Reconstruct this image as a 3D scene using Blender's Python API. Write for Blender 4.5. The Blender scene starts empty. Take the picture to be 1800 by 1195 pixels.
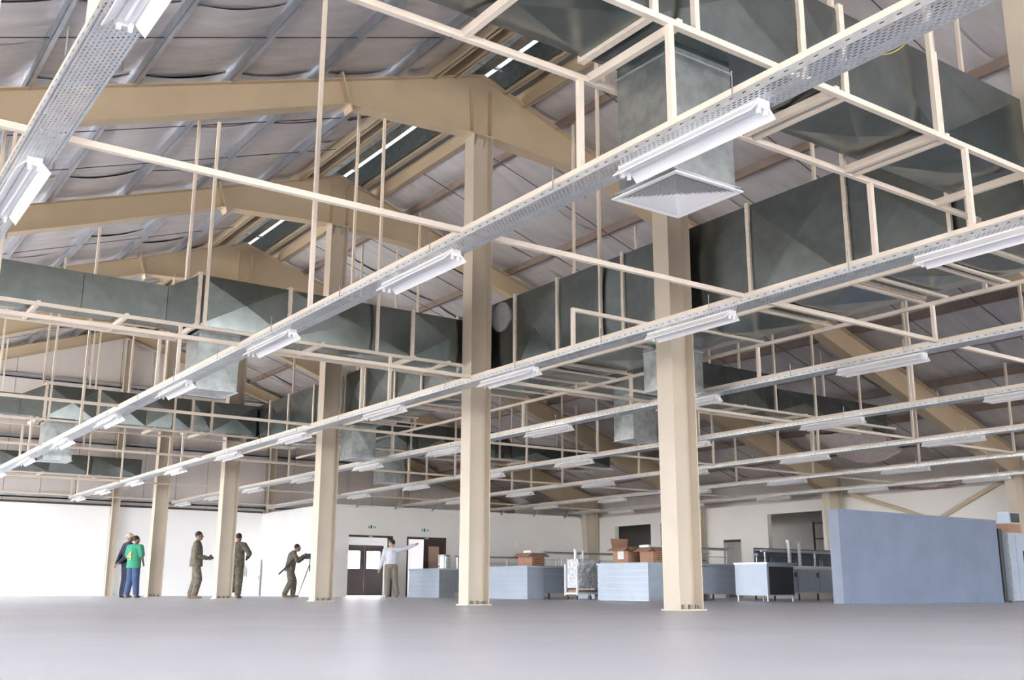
import bpy, bmesh, math, random
from mathutils import Vector, Matrix
random.seed(7)
SC = bpy.context.scene
COL = SC.collection

# ------------------------------------------------------------------ camera
A = 9.78                       # camera is this far left of the ridge line
CAM = Vector((-A, 0.0, 0.254))
yaw, pitch, roll = math.radians(35.0696), math.radians(13.5644), math.radians(0.178)
fw = Vector((math.sin(yaw)*math.cos(pitch), math.cos(yaw)*math.cos(pitch), math.sin(pitch)))
rt0 = Vector((math.cos(yaw), -math.sin(yaw), 0)); up0 = rt0.cross(fw)
rt = rt0*math.cos(roll) + up0*math.sin(roll); up = up0*math.cos(roll) - rt0*math.sin(roll)
cd = bpy.data.cameras.new('camera'); cam = bpy.data.objects.new('camera', cd); COL.objects.link(cam)
M = Matrix((rt, up, -fw)).transposed().to_4x4(); M.translation = CAM
cam.matrix_world = M
cd.sensor_width = 36.0; cd.lens = 1818.98/1800*36; cd.clip_start = 0.05; cd.clip_end = 400
SC.camera = cam

# ------------------------------------------------------------------ world, sun, exposure
W = bpy.data.worlds.new('sky'); SC.world = W; W.use_nodes = True
bg = W.node_tree.nodes['Background']; bg.inputs[0].default_value = (0.93, 0.96, 1.0, 1); bg.inputs[1].default_value = 12.0
sd = bpy.data.lights.new('sun', 'SUN'); sd.energy = 20.0; sd.angle = 0.01; sd.color = (1, 0.95, 0.88)
sun = bpy.data.objects.new('sun', sd); COL.objects.link(sun)
sun.rotation_euler = Vector((1.0, 0.25, -0.72)).to_track_quat('-Z', 'Y').to_euler()
def portal(name, loc, sx, sy, direction):
    l = bpy.data.lights.new(name, 'AREA'); l.shape = 'RECTANGLE'; l.size = sx; l.size_y = sy
    l.cycles.is_portal = True
    o = bpy.data.objects.new(name, l); COL.objects.link(o); o.location = loc
    o.rotation_euler = Vector(direction).to_track_quat('-Z', 'Y').to_euler()
portal('daylight_portal', (-17.95, 7.5, 1.85), 64, 3.7, (1, 0, 0))
portal('daylight_portal', (0, -24.4, 1.85), 36, 3.7, (0, 1, 0))
SC.view_settings.view_transform = 'Standard'; SC.view_settings.look = 'None'
SC.view_settings.exposure = 1.45; SC.view_settings.gamma = 1.0; SC.view_settings.use_curve_mapping = False
cy = SC.cycles
cy.max_bounces = 10; cy.diffuse_bounces = 6; cy.glossy_bounces = 4; cy.transparent_max_bounces = 12
cy.sample_clamp_indirect = 8.0; cy.caustics_reflective = False; cy.caustics_refractive = False
try:
    cy.use_denoising = True
except Exception:
    pass

# ------------------------------------------------------------------ materials
MATS = {}
def mat(name, col, rough=0.6, metal=0.0, var=0.0, scale=3.0, spec=0.5, bump=0.0, col2=None, stretch=None):
    m = bpy.data.materials.new(name); m.use_nodes = True; nt = m.node_tree; b = nt.nodes['Principled BSDF']
    b.inputs['Roughness'].default_value = rough; b.inputs['Metallic'].default_value = metal
    b.inputs['Specular IOR Level'].default_value = spec
    c = tuple(col) + (1,)
    if var or col2 or bump:
        tc = nt.nodes.new('ShaderNodeTexCoord'); nz = nt.nodes.new('ShaderNodeTexNoise')
        nz.inputs['Scale'].default_value = scale; nz.inputs['Detail'].default_value = 5
        if stretch:
            mp = nt.nodes.new('ShaderNodeMapping'); mp.inputs['Scale'].default_value = stretch
            nt.links.new(tc.outputs['Object'], mp.inputs['Vector']); nt.links.new(mp.outputs['Vector'], nz.inputs['Vector'])
        else:
            nt.links.new(tc.outputs['Object'], nz.inputs['Vector'])
        rp = nt.nodes.new('ShaderNodeValToRGB')
        c2 = tuple(col2) + (1,) if col2 else tuple(min(1, x*(1+var)) for x in col) + (1,)
        c1 = c if col2 else tuple(x*(1-var) for x in col) + (1,)
        rp.color_ramp.elements[0].position = 0.35; rp.color_ramp.elements[0].color = c1
        rp.color_ramp.elements[1].position = 0.65; rp.color_ramp.elements[1].color = c2
        nt.links.new(nz.outputs['Fac'], rp.inputs['Fac']); nt.links.new(rp.outputs['Color'], b.inputs['Base Color'])
        if bump:
            bp = nt.nodes.new('ShaderNodeBump'); bp.inputs['Strength'].default_value = bump; bp.inputs['Distance'].default_value = 0.05
            nt.links.new(nz.outputs['Fac'], bp.inputs['Height']); nt.links.new(bp.outputs['Normal'], b.inputs['Normal'])
    else:
        b.inputs['Base Color'].default_value = c
    MATS[name] = m
    return m
mat('cream_steel', (0.545, 0.435, 0.295), 0.5, var=0.05, scale=1.2)
mat('cream_column', (0.55, 0.48, 0.38), 0.5, var=0.04, scale=1.2)
mat('cream_bar', (0.76, 0.67, 0.56), 0.5, var=0.04, scale=2)
mat('galv', (0.32, 0.35, 0.345), 0.34, 0.85, var=0.16, scale=9)
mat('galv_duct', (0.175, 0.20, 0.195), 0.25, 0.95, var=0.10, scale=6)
mat('galv_bright', (0.62, 0.64, 0.65), 0.35, 0.7, var=0.1, scale=12)
mat('sealant', (0.74, 0.66, 0.55), 0.8, var=0.08, scale=20)
mat('insulation', (0.62, 0.585, 0.58), 0.42, 0.25, var=0.07, scale=3.0, bump=0.6, stretch=(0.3, 1.6, 1))
mat('roof_sheet', (0.35, 0.33, 0.33), 0.7)
mat('purlin_grey', (0.46, 0.48, 0.51), 0.38, 0.8, var=0.08, scale=4)
mat('purlin_brown', (0.28, 0.215, 0.18), 0.6, var=0.1, scale=4)
mat('floor', (0.84, 0.87, 0.95), 0.38, var=0.035, scale=0.8, spec=0.4)
mat('wall_cream', (0.85, 0.815, 0.77), 0.85, var=0.02, scale=0.7)
mat('wall_white', (0.90, 0.895, 0.88), 0.85, var=0.015, scale=0.7)
mat('cladding', (0.68, 0.63, 0.59), 0.6, var=0.06, scale=1.1, stretch=(1, 1, 0.3))
mat('dark_trim', (0.06, 0.05, 0.045), 0.7)
mat('ground', (0.30, 0.27, 0.24), 0.95, var=0.08, scale=0.3)
mat('white_enamel', (0.86, 0.86, 0.87), 0.35)
mat('white_vane', (0.80, 0.79, 0.80), 0.45)
mat('black', (0.015, 0.015, 0.017), 0.5)
mat('steel', (0.60, 0.64, 0.68), 0.30, 0.75, var=0.05, scale=3)
mat('steel_film', (0.46, 0.53, 0.62), 0.42, 0.12, var=0.04, scale=2)
mat('steel_dark', (0.10, 0.10, 0.105), 0.4, 0.6)
mat('cardboard', (0.42, 0.24, 0.16), 0.8, var=0.08, scale=5)
mat('print_ink', (0.16, 0.09, 0.06), 0.8)
mat('paper', (0.8, 0.8, 0.78), 0.8)
mat('blue_panel', (0.21, 0.255, 0.345), 0.42, var=0.07, scale=1.3)
mat('brown_door', (0.055, 0.035, 0.03), 0.45, var=0.1, scale=4)
mat('brown_glass', (0.45, 0.30, 0.24), 0.25)
mat('green_sign', (0.01, 0.09, 0.055), 0.5)
mat('sign_white', (0.75, 0.82, 0.78), 0.5)
mat('plastic_wrap', (0.72, 0.74, 0.77), 0.15, 0.35, var=0.25, scale=16, bump=0.8)
mat('skin', (0.28, 0.15, 0.10), 0.6); mat('skin_light', (0.55, 0.32, 0.23), 0.6)
mat('hair', (0.02, 0.016, 0.014), 0.7)
mat('green_shirt', (0.04, 0.27, 0.16), 0.85, var=0.08, scale=6)
mat('jeans', (0.05, 0.085, 0.17), 0.9, var=0.15, scale=9)
mat('navy', (0.015, 0.022, 0.04), 0.9)
mat('camo', (0.105, 0.09, 0.068), 0.9, scale=14, col2=(0.19, 0.165, 0.125))
mat('shirt_white', (0.72, 0.74, 0.80), 0.85, var=0.04, scale=7)
mat('khaki', (0.25, 0.22, 0.175), 0.9, var=0.08, scale=8)
mat('boot', (0.24, 0.16, 0.11), 0.8); mat('cap', (0.60, 0.52, 0.38), 0.8)
mat('orange', (0.80, 0.44, 0.14), 0.7)
mat('yellow_wire', (0.75, 0.60, 0.06), 0.5); mat('blue_tie', (0.03, 0.20, 0.55), 0.5)
mat('torn_foil', (0.80, 0.70, 0.68), 0.5, 0.0, var=0.08, scale=6, bump=0.8)
mat('glass_dark', (0.03, 0.03, 0.035), 0.1)

def perforated(name, col, px, py, hx, hy):
    m = mat(name, col, 0.38, 0.6, var=0.08, scale=5)
    nt = m.node_tree; b = nt.nodes['Principled BSDF']; out = nt.nodes['Material Output']
    tc = nt.nodes.new('ShaderNodeTexCoord'); sp = nt.nodes.new('ShaderNodeSeparateXYZ'); nt.links.new(tc.outputs['Object'], sp.inputs[0])
    def mth(op, a, v=None):
        n = nt.nodes.new('ShaderNodeMath'); n.operation = op
        for i, q in enumerate((a, v)):
            if q is None: continue
            if isinstance(q, (int, float)): n.inputs[i].default_value = q
            else: nt.links.new(q, n.inputs[i])
        return n.outputs[0]
    u = mth('DIVIDE', sp.outputs[0], px); row = mth('FLOOR', u)
    v = mth('ADD', mth('DIVIDE', sp.outputs[1], py), mth('MULTIPLY', row, 0.5))
    fx = mth('ABSOLUTE', mth('SUBTRACT', mth('FRACT', u), 0.5)); fy = mth('ABSOLUTE', mth('SUBTRACT', mth('FRACT', v), 0.5))
    hole = mth('MULTIPLY', mth('LESS_THAN', fx, hx), mth('LESS_THAN', fy, hy))
    tr = nt.nodes.new('ShaderNodeBsdfTransparent'); mx = nt.nodes.new('ShaderNodeMixShader')
    nt.links.new(hole, mx.inputs[0]); nt.links.new(b.outputs[0], mx.inputs[1]); nt.links.new(tr.outputs[0], mx.inputs[2])
    nt.links.new(mx.outputs[0], out.inputs['Surface'])
perforated('tray_perforated', (0.60, 0.63, 0.66), 0.024, 0.046, 0.20, 0.30)

# ------------------------------------------------------------------ mesh helpers
class MB:
    def __init__(s): s.v = []; s.f = []
    def add(s, vs, fs):
        n = len(s.v); s.v += [tuple(p) for p in vs]; s.f += [tuple(i+n for i in f) for f in fs]; return s
    def box(s, x0, x1, y0, y1, z0, z1):
        return s.add([(x0,y0,z0),(x1,y0,z0),(x1,y1,z0),(x0,y1,z0),(x0,y0,z1),(x1,y0,z1),(x1,y1,z1),(x0,y1,z1)],
                     [(0,3,2,1),(4,5,6,7),(0,1,5,4),(1,2,6,5),(2,3,7,6),(3,0,4,7)])
    def prism(s, poly, axis, a0, a1):
        n = len(poly)
        def P(p, a):
            return {'x': (a, p[0], p[1]), 'y': (p[0], a, p[1]), 'z': (p[0], p[1], a)}[axis]
        vs = [P(p, a0) for p in poly] + [P(p, a1) for p in poly]
        fs = [tuple(range(n))[::-1], tuple(range(n, 2*n))] + [(i, (i+1) % n, n+(i+1) % n, n+i) for i in range(n)]
        return s.add(vs, fs)
    def bar(s, p0, p1, w, h=None, upv=(0,0,1)):
        p0, p1 = Vector(p0), Vector(p1); h = h or w; d = (p1-p0).normalized(); u = Vector(upv)
        if abs(d.dot(u)) > 0.98: u = Vector((0,1,0))
        r = d.cross(u).normalized(); u = r.cross(d)
        o = [r*a*w/2+u*b*h/2 for a, b in ((-1,-1),(1,-1),(1,1),(-1,1))]
        return s.add([p0+q for q in o]+[p1+q for q in o], [(3,2,1,0),(4,5,6,7),(0,1,5,4),(1,2,6,5),(2,3,7,6),(3,0,4,7)])
    def cyl(s, p0, p1, r0, r1=None, n=10, caps=True):
        p0, p1 = Vector(p0), Vector(p1); r1 = r0 if r1 is None else r1; d = (p1-p0).normalized()
        u = Vector((0,0,1)) if abs(d.z) < 0.95 else Vector((1,0,0)); r = d.cross(u).normalized(); u = r.cross(d)
        vs = []
        for p, rr in ((p0, r0), (p1, r1)):
            vs += [p + (r*math.cos(2*math.pi*i/n)+u*math.sin(2*math.pi*i/n))*rr for i in range(n)]
        fs = [(i, (i+1) % n, n+(i+1) % n, n+i) for i in range(n)]
        if caps: fs += [tuple(range(n))[::-1], tuple(range(n, 2*n))]
        return s.add(vs, fs)
    def ell(s, c, r, n=12, m=8, R=None):
        c = Vector(c); vs = [Vector((0,0,-1))]; fs = []
        for j in range(1, m):
            t = -math.pi/2+math.pi*j/m
            vs += [Vector((math.cos(t)*math.cos(2*math.pi*i/n), math.cos(t)*math.sin(2*math.pi*i/n), math.sin(t))) for i in range(n)]
        vs.append(Vector((0,0,1)))
        for i in range(n): fs.append((0, 1+(i+1) % n, 1+i))
        for j in range(m-2):
            a = 1+j*n
            fs += [(a+i, a+(i+1) % n, a+n+(i+1) % n, a+n+i) for i in range(n)]
        a = 1+(m-2)*n
        for i in range(n): fs.append((a+i, a+(i+1) % n, len(vs)-1))
        out = []
        for v in vs:
            w = Vector((v.x*r[0], v.y*r[1], v.z*r[2]))
            if R is not None: w = R @ w
            out.append(c+w)
        return s.add(out, fs)
    def mesh(s, name):
        me = bpy.data.meshes.new(name); me.from_pydata(s.v, [], s.f); me.update(); return me
    def build(s, name, m, parent=None, org=(0,0,0), smooth=False):
        o = Vector(org); s.v = [tuple(Vector(p)-o) for p in s.v]
        me = s.mesh(name); me.materials.append(MATS[m])
        if smooth:
            for p in me.polygons: p.use_smooth = True
        ob = bpy.data.objects.new(name, me); COL.objects.link(ob)
        if parent is None: ob.location = o
        else: ob.parent = parent
        return ob
def tag(o, label=None, cat=None, group=None, kind=None):
    if label: o['label'] = label
    if cat: o['category'] = cat
    if group: o['group'] = group
    if kind: o['kind'] = kind
    return o
def thing(name, loc=(0,0,0), label=None, cat=None, group=None, kind=None):
    o = bpy.data.objects.new(name, None); o.empty_display_size = 0.1; COL.objects.link(o); o.location = loc
    return tag(o, label, cat, group, kind)
def dup(root, loc):
    r = root.copy(); COL.objects.link(r); r.location = loc
    for ch in list(root.children):
        c = ch.copy(); COL.objects.link(c); c.parent = r
        for g in ch.children:
            d = g.copy(); COL.objects.link(d); d.parent = c
    return r
ORD = ['first','second','third','fourth','fifth','sixth','seventh','eighth','ninth','tenth','eleventh','twelfth']

# ------------------------------------------------------------------ main dimensions
YF = [4.75, 10.04, 15.02, 21.02, 27.02, 33.02]     # portal frames
YG = 39.02                                         # far gable
ZA, SL = 9.71, 0.332                               # rafter top at the ridge, roof slope
XE = 17.7                                          # half span
Y0B = -24.0                                         # near end of the building
def ztop(x): return ZA-SL*abs(x)

# ------------------------------------------------------------------ setting
tag(MB().box(-XE-0.2, 24, Y0B-0.3, 46, -0.2, 0).build('floor', 'floor'), kind='structure')
tag(MB().box(-120, 120, -90, 160, -0.5, -0.25).build('ground', 'ground'), kind='structure')
# left wall: piers and header with open bays in between
wl = tag(thing('wall_left', (-XE, 0, 0)), kind='structure')
MB().box(-XE-0.2, -XE, Y0B, YG, 3.6, 3.95).build('header', 'wall_cream', wl, (-XE,0,0))
YP = [Y0B, -18.0, -12.0, -6.5, -1.0] + YF + [YG]
for ya, yb in zip(YP[:-1], YP[1:]):
    if ya >= 20:                                   # wide shutter doors, open
        for (p, q) in ((ya, ya+0.3), (yb-0.3, yb)): MB().box(-XE-0.2, -XE, p, q, 0, 3.6).build('pier', 'wall_cream', wl, (-XE,0,0))
    else:                                          # windows
        m0, m1 = (ya+1.85, yb-1.85) if ya > 0 else (ya+0.9, yb-0.9)
        MB().box(-XE-0.2, -XE, ya, m0, 0, 3.6).build('pier', 'wall_cream', wl, (-XE,0,0))
        MB().box(-XE-0.2, -XE, m1, yb, 0, 3.6).build('pier', 'wall_cream', wl, (-XE,0,0))
        MB().box(-XE-0.2, -XE, m0, m1, 0, 0.9).build('sill', 'wall_cream', wl, (-XE,0,0))
        MB().box(-XE-0.2, -XE, m0, m1, 2.7, 3.6).build('lintel', 'wall_cream', wl, (-XE,0,0))
wn = tag(thing('wall_near', (0, Y0B, 0)), kind='structure')
MB().prism([(-XE,3.6),(XE,3.6),(XE,ztop(XE)+0.3),(0,ZA+0.3),(-XE,ztop(XE)+0.3)], 'y', Y0B-0.2, Y0B).build('header', 'cladding', wn, (0,Y0B,0))
for (a, b) in ((-XE, -16.9), (-6.3, -5.7), (5.7, 6.3), (16.9, XE)):
    MB().box(a, b, Y0B-0.2, Y0B, 0, 3.6).build('wall_panel', 'wall_cream', wn, (0,Y0B,0))

# far gable: low white wall, sheet cladding above, girts and gable posts
wg = tag(thing('wall_far', (0, YG, 0)), kind='structure')
MB().box(-XE, 5.75, YG, YG+0.2, 0, 3.12).build('lower_wall', 'wall_white', wg, (0,YG,0))
for (x0, x1, z0, z1) in ((5.75,9.50,0,3.12),(11.12,13.6,0,3.12),(15.4,XE,0,3.12),(13.6,15.4,0,0.9),(13.6,15.4,2.2,3.12),(9.50,11.12,2.02,3.12)):
    MB().box(x0, x1, YG, YG+0.2, z0, z1).build('lower_wall', 'wall_cream', wg, (0,YG,0))
MB().box(-XE, 5.75, YG-0.05, YG+0.2, 3.12, 3.19).build('capping', 'dark_trim', wg, (0,YG,0))
x = -XE
while x < XE-0.01:
    x1 = min(x+1.18, XE)
    d = random.uniform(0, 0.012)
    MB().prism([(x+0.008,3.0),(x1-0.008,3.0),(x1-0.008,ztop(x1)+0.35),(x+0.008,ztop(x)+0.35)], 'y', YG+0.22+d, YG+0.26+d).build('cladding_sheet', 'cladding', wg, (0,YG,0))
    x = x1
MB().box(-18.3, 18.3, YG+0.29, YG+0.31, 3.0, 10.2).build('backing', 'dark_trim', wg, (0,YG,0))
for z, w in ((3.33, XE), (5.35, 13.0), (7.48, 6.6)):
    MB().box(-w, w, YG+0.10, YG+0.215, z-0.02, z+0.02).box(-w, w, YG+0.10, YG+0.12, z-0.02, z+0.14).build('girt', 'purlin_grey', wg, (0,YG,0))

# inner wall beside the far gable (lobby front) with two door openings, and its return
wi = tag(thing('wall_lobby', (5.75, 33.0, 0)), kind='structure')
HW = 3.05; Yl0, Yl1 = 33.18, 33.38
D1a, D1b, D2a, D2b, DH = 6.60, 8.34, 8.92, 10.56, 2.10
for (x0, x1, z0, z1) in ((5.75,D1a,0,HW),(D1b,D2a,0,HW),(D2b,XE,0,HW),(D1a,D1b,DH,HW),(D2a,D2b,DH,HW)):
    MB().box(x0, x1, Yl0, Yl1, z0, z1).build('wall_panel', 'wall_cream', wi, (5.75,33,0))
MB().box(5.75, 5.95, Yl1, YG, 0, HW+0.04).build('return_wall', 'wall_white', wi, (5.75,33,0))
for i in range(7):
    xx = 6.9+i*1.55
    MB().bar((xx, Yl0+0.1, HW), (xx+0.25, Yl0+0.12, HW+0.32), 0.05).build('stay', 'galv_bright', wi, (5.75,33,0))
for n, (a, b) in enumerate(((D1a, D1b), (D2a, D2b))):
    d = tag(thing('door_%d' % (n+1), (a, Yl0, 0)), kind='structure')
    og = (a, Yl0, 0)
    MB().box(a, b, Yl0-0.02, Yl1+0.02, DH-0.07, DH).build('door_head', 'brown_door', d, og)
    for xx in ((b-0.09, b), (a, a+0.05))[:1 if n == 0 else 2]:
        MB().box(xx[0], xx[1], Yl0-0.02, Yl1+0.02, 0, DH-0.07).build('door_jamb', 'brown_door', d, og)
    MB().box((a+b)/2-0.09, (a+b)/2+0.05, Yl0-0.04, Yl0-0.02, DH-0.06, DH-0.02).build('door_closer', 'galv_bright', d, og)
    if n == 1:
        l = MB()
        x0, x1 = 9.66, b-0.09
        l.box(x0, 9.84, Yl0+0.02, Yl0+0.07, 0, DH-0.07).box(10.29, x1, Yl0+0.02, Yl0+0.07, 0, DH-0.07).box(9.84, 10.29, Yl0+0.02, Yl0+0.07, 0, 1.0).box(9.84, 10.29, Yl0+0.02, Yl0+0.07, 1.78, DH-0.07)
        lf = l.build('door_leaf', 'brown_door', d, og)
        MB().box(9.84, 10.29, Yl0+0.035, Yl0+0.05, 1.0, 1.78).build('vision_pane', 'brown_glass', lf, og)
w1 = tag(thing('window_1', (14.5, YG, 1.6)), kind='structure')
for xx in (13.6, 14.47, 15.34):
    MB().box(xx, xx+0.06, YG+0.05, YG+0.12, 0.9, 2.2).build('mullion', 'white_enamel', w1, (14.5, YG, 1.6))
d = tag(thing('door_3', (9.5, YG, 0)), kind='structure')
og = (9.5, YG, 0)
for (a, b, w0, w1) in ((9.50, 10.245, 9.52, 10.06), (10.255, 11.12, 10.36, 10.98)):
    l = MB()
    l.box(a, max(a, w0)+0.001, YG+0.03, YG+0.09, 1.08, 1.78).box(w1, b, YG+0.03, YG+0.09, 1.08, 1.78).box(a, b, YG+0.03, YG+0.09, 0.003, 1.08).box(a, b, YG+0.03, YG+0.09, 1.78, 2.02)
    lf = l.build('door_leaf', 'brown_door', d, og)
    MB().box(a+0.3, b-0.3, YG+0.0, YG+0.03, 1.0, 1.05).build('push_bar', 'steel_dark', lf, og)
# lobby ceiling so that the room behind stays a room
tag(MB().box(5.95, XE, Yl1, YG, HW+0.02, HW+0.10).build('ceiling_lobby', 'wall_white'), kind='structure')

# right wall with openings into a dim store behind
wr = tag(thing('wall_right', (XE, 20, 0)), kind='structure')
og = (XE, 20, 0); HR = 3.12
OPN = [(21.78, 24.06, 0.9, 2.76), (25.3, 26.12, 0.0, 1.98), (27.3, 29.32, 0.9, 2.72), (29.86, 31.95, 0.9, 2.72)]
yy = Y0B
for (a, b, z0, z1) in OPN + [(33.2, 33.2, 0, 0)]:
    MB().box(XE, XE+0.2, yy, a, 0, HR).build('wall_panel', 'wall_cream', wr, og)
    if b > a:
        MB().box(XE, XE+0.2, a, b, z1, HR).build('lintel', 'wall_cream', wr, og)
        if z0 > 0: MB().box(XE, XE+0.2, a, b, 0, z0).build('sill_wall', 'wall_cream', wr, og)
    yy = b
MB().box(XE, XE+0.2, 33.2, YG, 0, HR).build('wall_panel', 'wall_cream', wr, og)
MB().box(XE+0.02, XE+0.18, 25.3, 26.12, 1.9, 1.98).build('door_head', 'brown_door', wr, og)
tag(MB().box(22.6, 22.8, Y0B, YG, 0, 3.6).build('wall_store', 'wall_cream'), kind='structure')
tag(MB().box(XE+0.2, 22.6, Y0B, YG, 3.3, 3.4).build('ceiling_store', 'wall_cream'), kind='structure')
tag(MB().box(XE+0.2, 22.6, Y0B-0.2, Y0B, 0, 3.3).build('wall_store_near', 'wall_cream'), kind='structure')
tag(MB().box(XE+0.2, 22.6, YG, YG+0.2, 0, 3.3).build('wall_store_far', 'wall_cream'), kind='structure')
tag(MB().box(XE+0.25, XE+0.3, Y0B, YG+0.3, HR-0.1, 4.4).build('wall_right_upper', 'cladding'), kind='structure')

# ------------------------------------------------------------------ roof: insulation blankets over purlins
roof = tag(thing('ceiling', (0, 15, 5)), kind='structure')
ro = (0, 15, 5)
PUR = [1.85, 3.35, 4.82, 6.28, 7.72, 9.18, 10.64, 12.10, 13.56, 15.02, 16.48]
SUP = [1.05] + PUR + [17.75]
for s in (-1, 1):
    for x in PUR:
        z = ztop(x)
        b = MB().box(s*x-0.008, s*x+0.008, Y0B, YG+0.2, z, z+0.2)
        b.box(min(s*x, s*x-s*0.07), max(s*x, s*x-s*0.07), Y0B, YG+0.2, z, z+0.01)
        b.box(min(s*x, s*x+s*0.07), max(s*x, s*x+s*0.07), Y0B, YG+0.2, z+0.19, z+0.2)
        b.build('purlin', 'purlin_grey' if s < 0 else 'purlin_brown', roof, ro)
    for x in (0.58, 1.02):
        z = ztop(x)
        MB().box(s*x-0.012, s*x+0.012, Y0B, YG+0.2, z-0.02, z+0.30).box(s*x-0.06, s*x+0.06, Y0B, YG+0.2, z-0.02, z).box(s*x-0.06, s*x+0.06, Y0B, YG+0.2, z+0.28, z+0.30).build('ridge_channel', 'cream_steel', roof, ro)
    # blankets
    y = Y0B; k = 0
    while y < YG+0.2:
        y1 = min(y+1.22, YG+0.25)
        vs, fs = [], []
        prof = []
        for a, b_ in zip(SUP[:-1], SUP[1:]):
            n = 7; sg = random.uniform(0.05, 0.12)
            for i in range(n):
                t = i/n; prof.append((a+(b_-a)*t, 0.21-sg*math.sin(math.pi*t)**0.8 if 0 < t else 0.21))
        prof.append((SUP[-1], 0.21))
        ny = 4; up_ = 0.012*(k % 2)
        for j in range(ny):
            t = j/(ny-1)
            for (px, pz) in prof:
                vs.append((s*px, y-0.03+(y1-y+0.06)*t, ztop(px)+pz+up_-0.018*math.sin(math.pi*t)+random.uniform(-0.006, 0.006)))
        n = len(prof)
        for j in range(ny-1):
            for i in range(n-1):
                fs.append((j*n+i, j*n+i+1, (j+1)*n+i+1, (j+1)*n+i))
        MB().add(vs, fs).build('insulation_blanket', 'insulation', roof, ro, smooth=True)
        y = y1; k += 1
    MB().add([(s*0.5, Y0B-0.3, ztop(0.5)+0.34), (s*18.2, Y0B-0.3, ztop(18.2)+0.34), (s*18.2, YG+0.5, ztop(18.2)+0.34), (s*0.5, YG+0.5, ztop(0.5)+0.34),
              (s*0.5, Y0B-0.3, ztop(0.5)+0.38), (s*18.2, Y0B-0.3, ztop(18.2)+0.38), (s*18.2, YG+0.5, ztop(18.2)+0.38), (s*0.5, YG+0.5, ztop(0.5)+0.38)],
             [(0,1,2,3),(4,5,6,7),(0,1,5,4),(1,2,6,5),(2,3,7,6),(3,0,4,7)]).build('roof_sheeting', 'roof_sheet', roof, ro)
for ya, yb in zip(YF, YF[1:]+[YG]):
    for s in (-1, 1):
        for t in (0.34, 0.67):
            y = ya+(yb-ya)*t
            MB().bar((s*1.05, y, ztop(1.05)+0.05), (s*17.5, y, ztop(17.5)+0.05), 0.012).build('sag_rod', 'dark_trim', roof, ro)
# ridge ventilator
rv = tag(thing('ridge_ventilator', (0, 15, ZA)), 'long galvanised ridge ventilator with daylight slits above the beams', 'ventilator')
rvo = (0, 15, ZA)
for s in (-1, 1):
    MB().box(s*0.50-0.01, s*0.50+0.01, Y0B-0.3, YG+0.4, ZA-0.15, ZA+0.34).build('curb', 'galv', rv, rvo)
    MB().prism([(0, ZA+0.62), (s*0.72, ZA+0.40), (s*0.72, ZA+0.42), (0, ZA+0.64)], 'y', Y0B-0.3, YG+0.4).build('cap_sheet', 'galv', rv, rvo)
MB().box(-0.725, -0.715, Y0B-0.3, YG+0.4, ZA+0.10, ZA+0.42).build('sun_block_sheet', 'galv', rv, rvo)  # unseen sheet added on the left to keep direct sun out of the slit
for y in range(-21, 39, 3):
    MB().bar((-0.5, y, ZA+0.28), (0.5, y, ZA+0.28), 0.05).bar((0, y, ZA+0.28), (0, y, ZA+0.62), 0.04).build('bracket', 'galv', rv, rvo)
MB().box(-0.12, 0.10, Y0B-0.3, YG+0.4, ZA+0.06, ZA+0.075).build('baffle', 'galv', rv, rvo)

# ------------------------------------------------------------------ steel frames
def column(i, y, label):
    o = (0, y, 0)
    t = tag(thing('steel_column', o), label, 'column', 'ridge line columns')
    ztc = 8.44
    MB().box(-0.21, -0.195, y-0.15, y+0.15, 0.02, ztc).build('flange', 'cream_column', t, o)
    MB().box(0.195, 0.21, y-0.15, y+0.15, 0.02, ztc).build('flange', 'cream_column', t, o)
    MB().box(-0.195, 0.195, y-0.006, y+0.006, 0.02, ztc).build('web', 'cream_column', t, o)
    bp = MB().box(-0.24, 0.24, y-0.18, y+0.18, 0, 0.02).build('base_plate', 'cream_column', t, o)
    for xx in (-0.12, 0.0, 0.12):
        for s in (-1, 1):
            MB().cyl((xx, y+s*0.11, 0.02), (xx, y+s*0.11, 0.075), 0.018, n=6).build('anchor_bolt', 'steel_dark', bp, o)
    MB().box(-0.25, 0.25, y-0.16, y+0.16, ztc, ztc+0.02).build('cap_plate', 'cream_column', t, o)
    for xx in (-0.1, 0.1):
        MB().prism([(y-0.006, ztc), (y-0.14, ztc), (y-0.006, ztc-0.18)], 'x', xx-0.005, xx+0.005).build('gusset', 'cream_column', t, o)
COLN = ['cream steel column cropped by the right edge, behind the sheet metal ducts',
        'nearest full cream steel column, standing before the serving counters',
        'cream steel column between the two stainless counters, second nearest of the full ones',
        'cream steel column between the camera operator and the man in white shirt',
        'cream steel column with a soldier half hidden behind it',
        'cream steel column between the green shirt man and the facing soldier']
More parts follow.
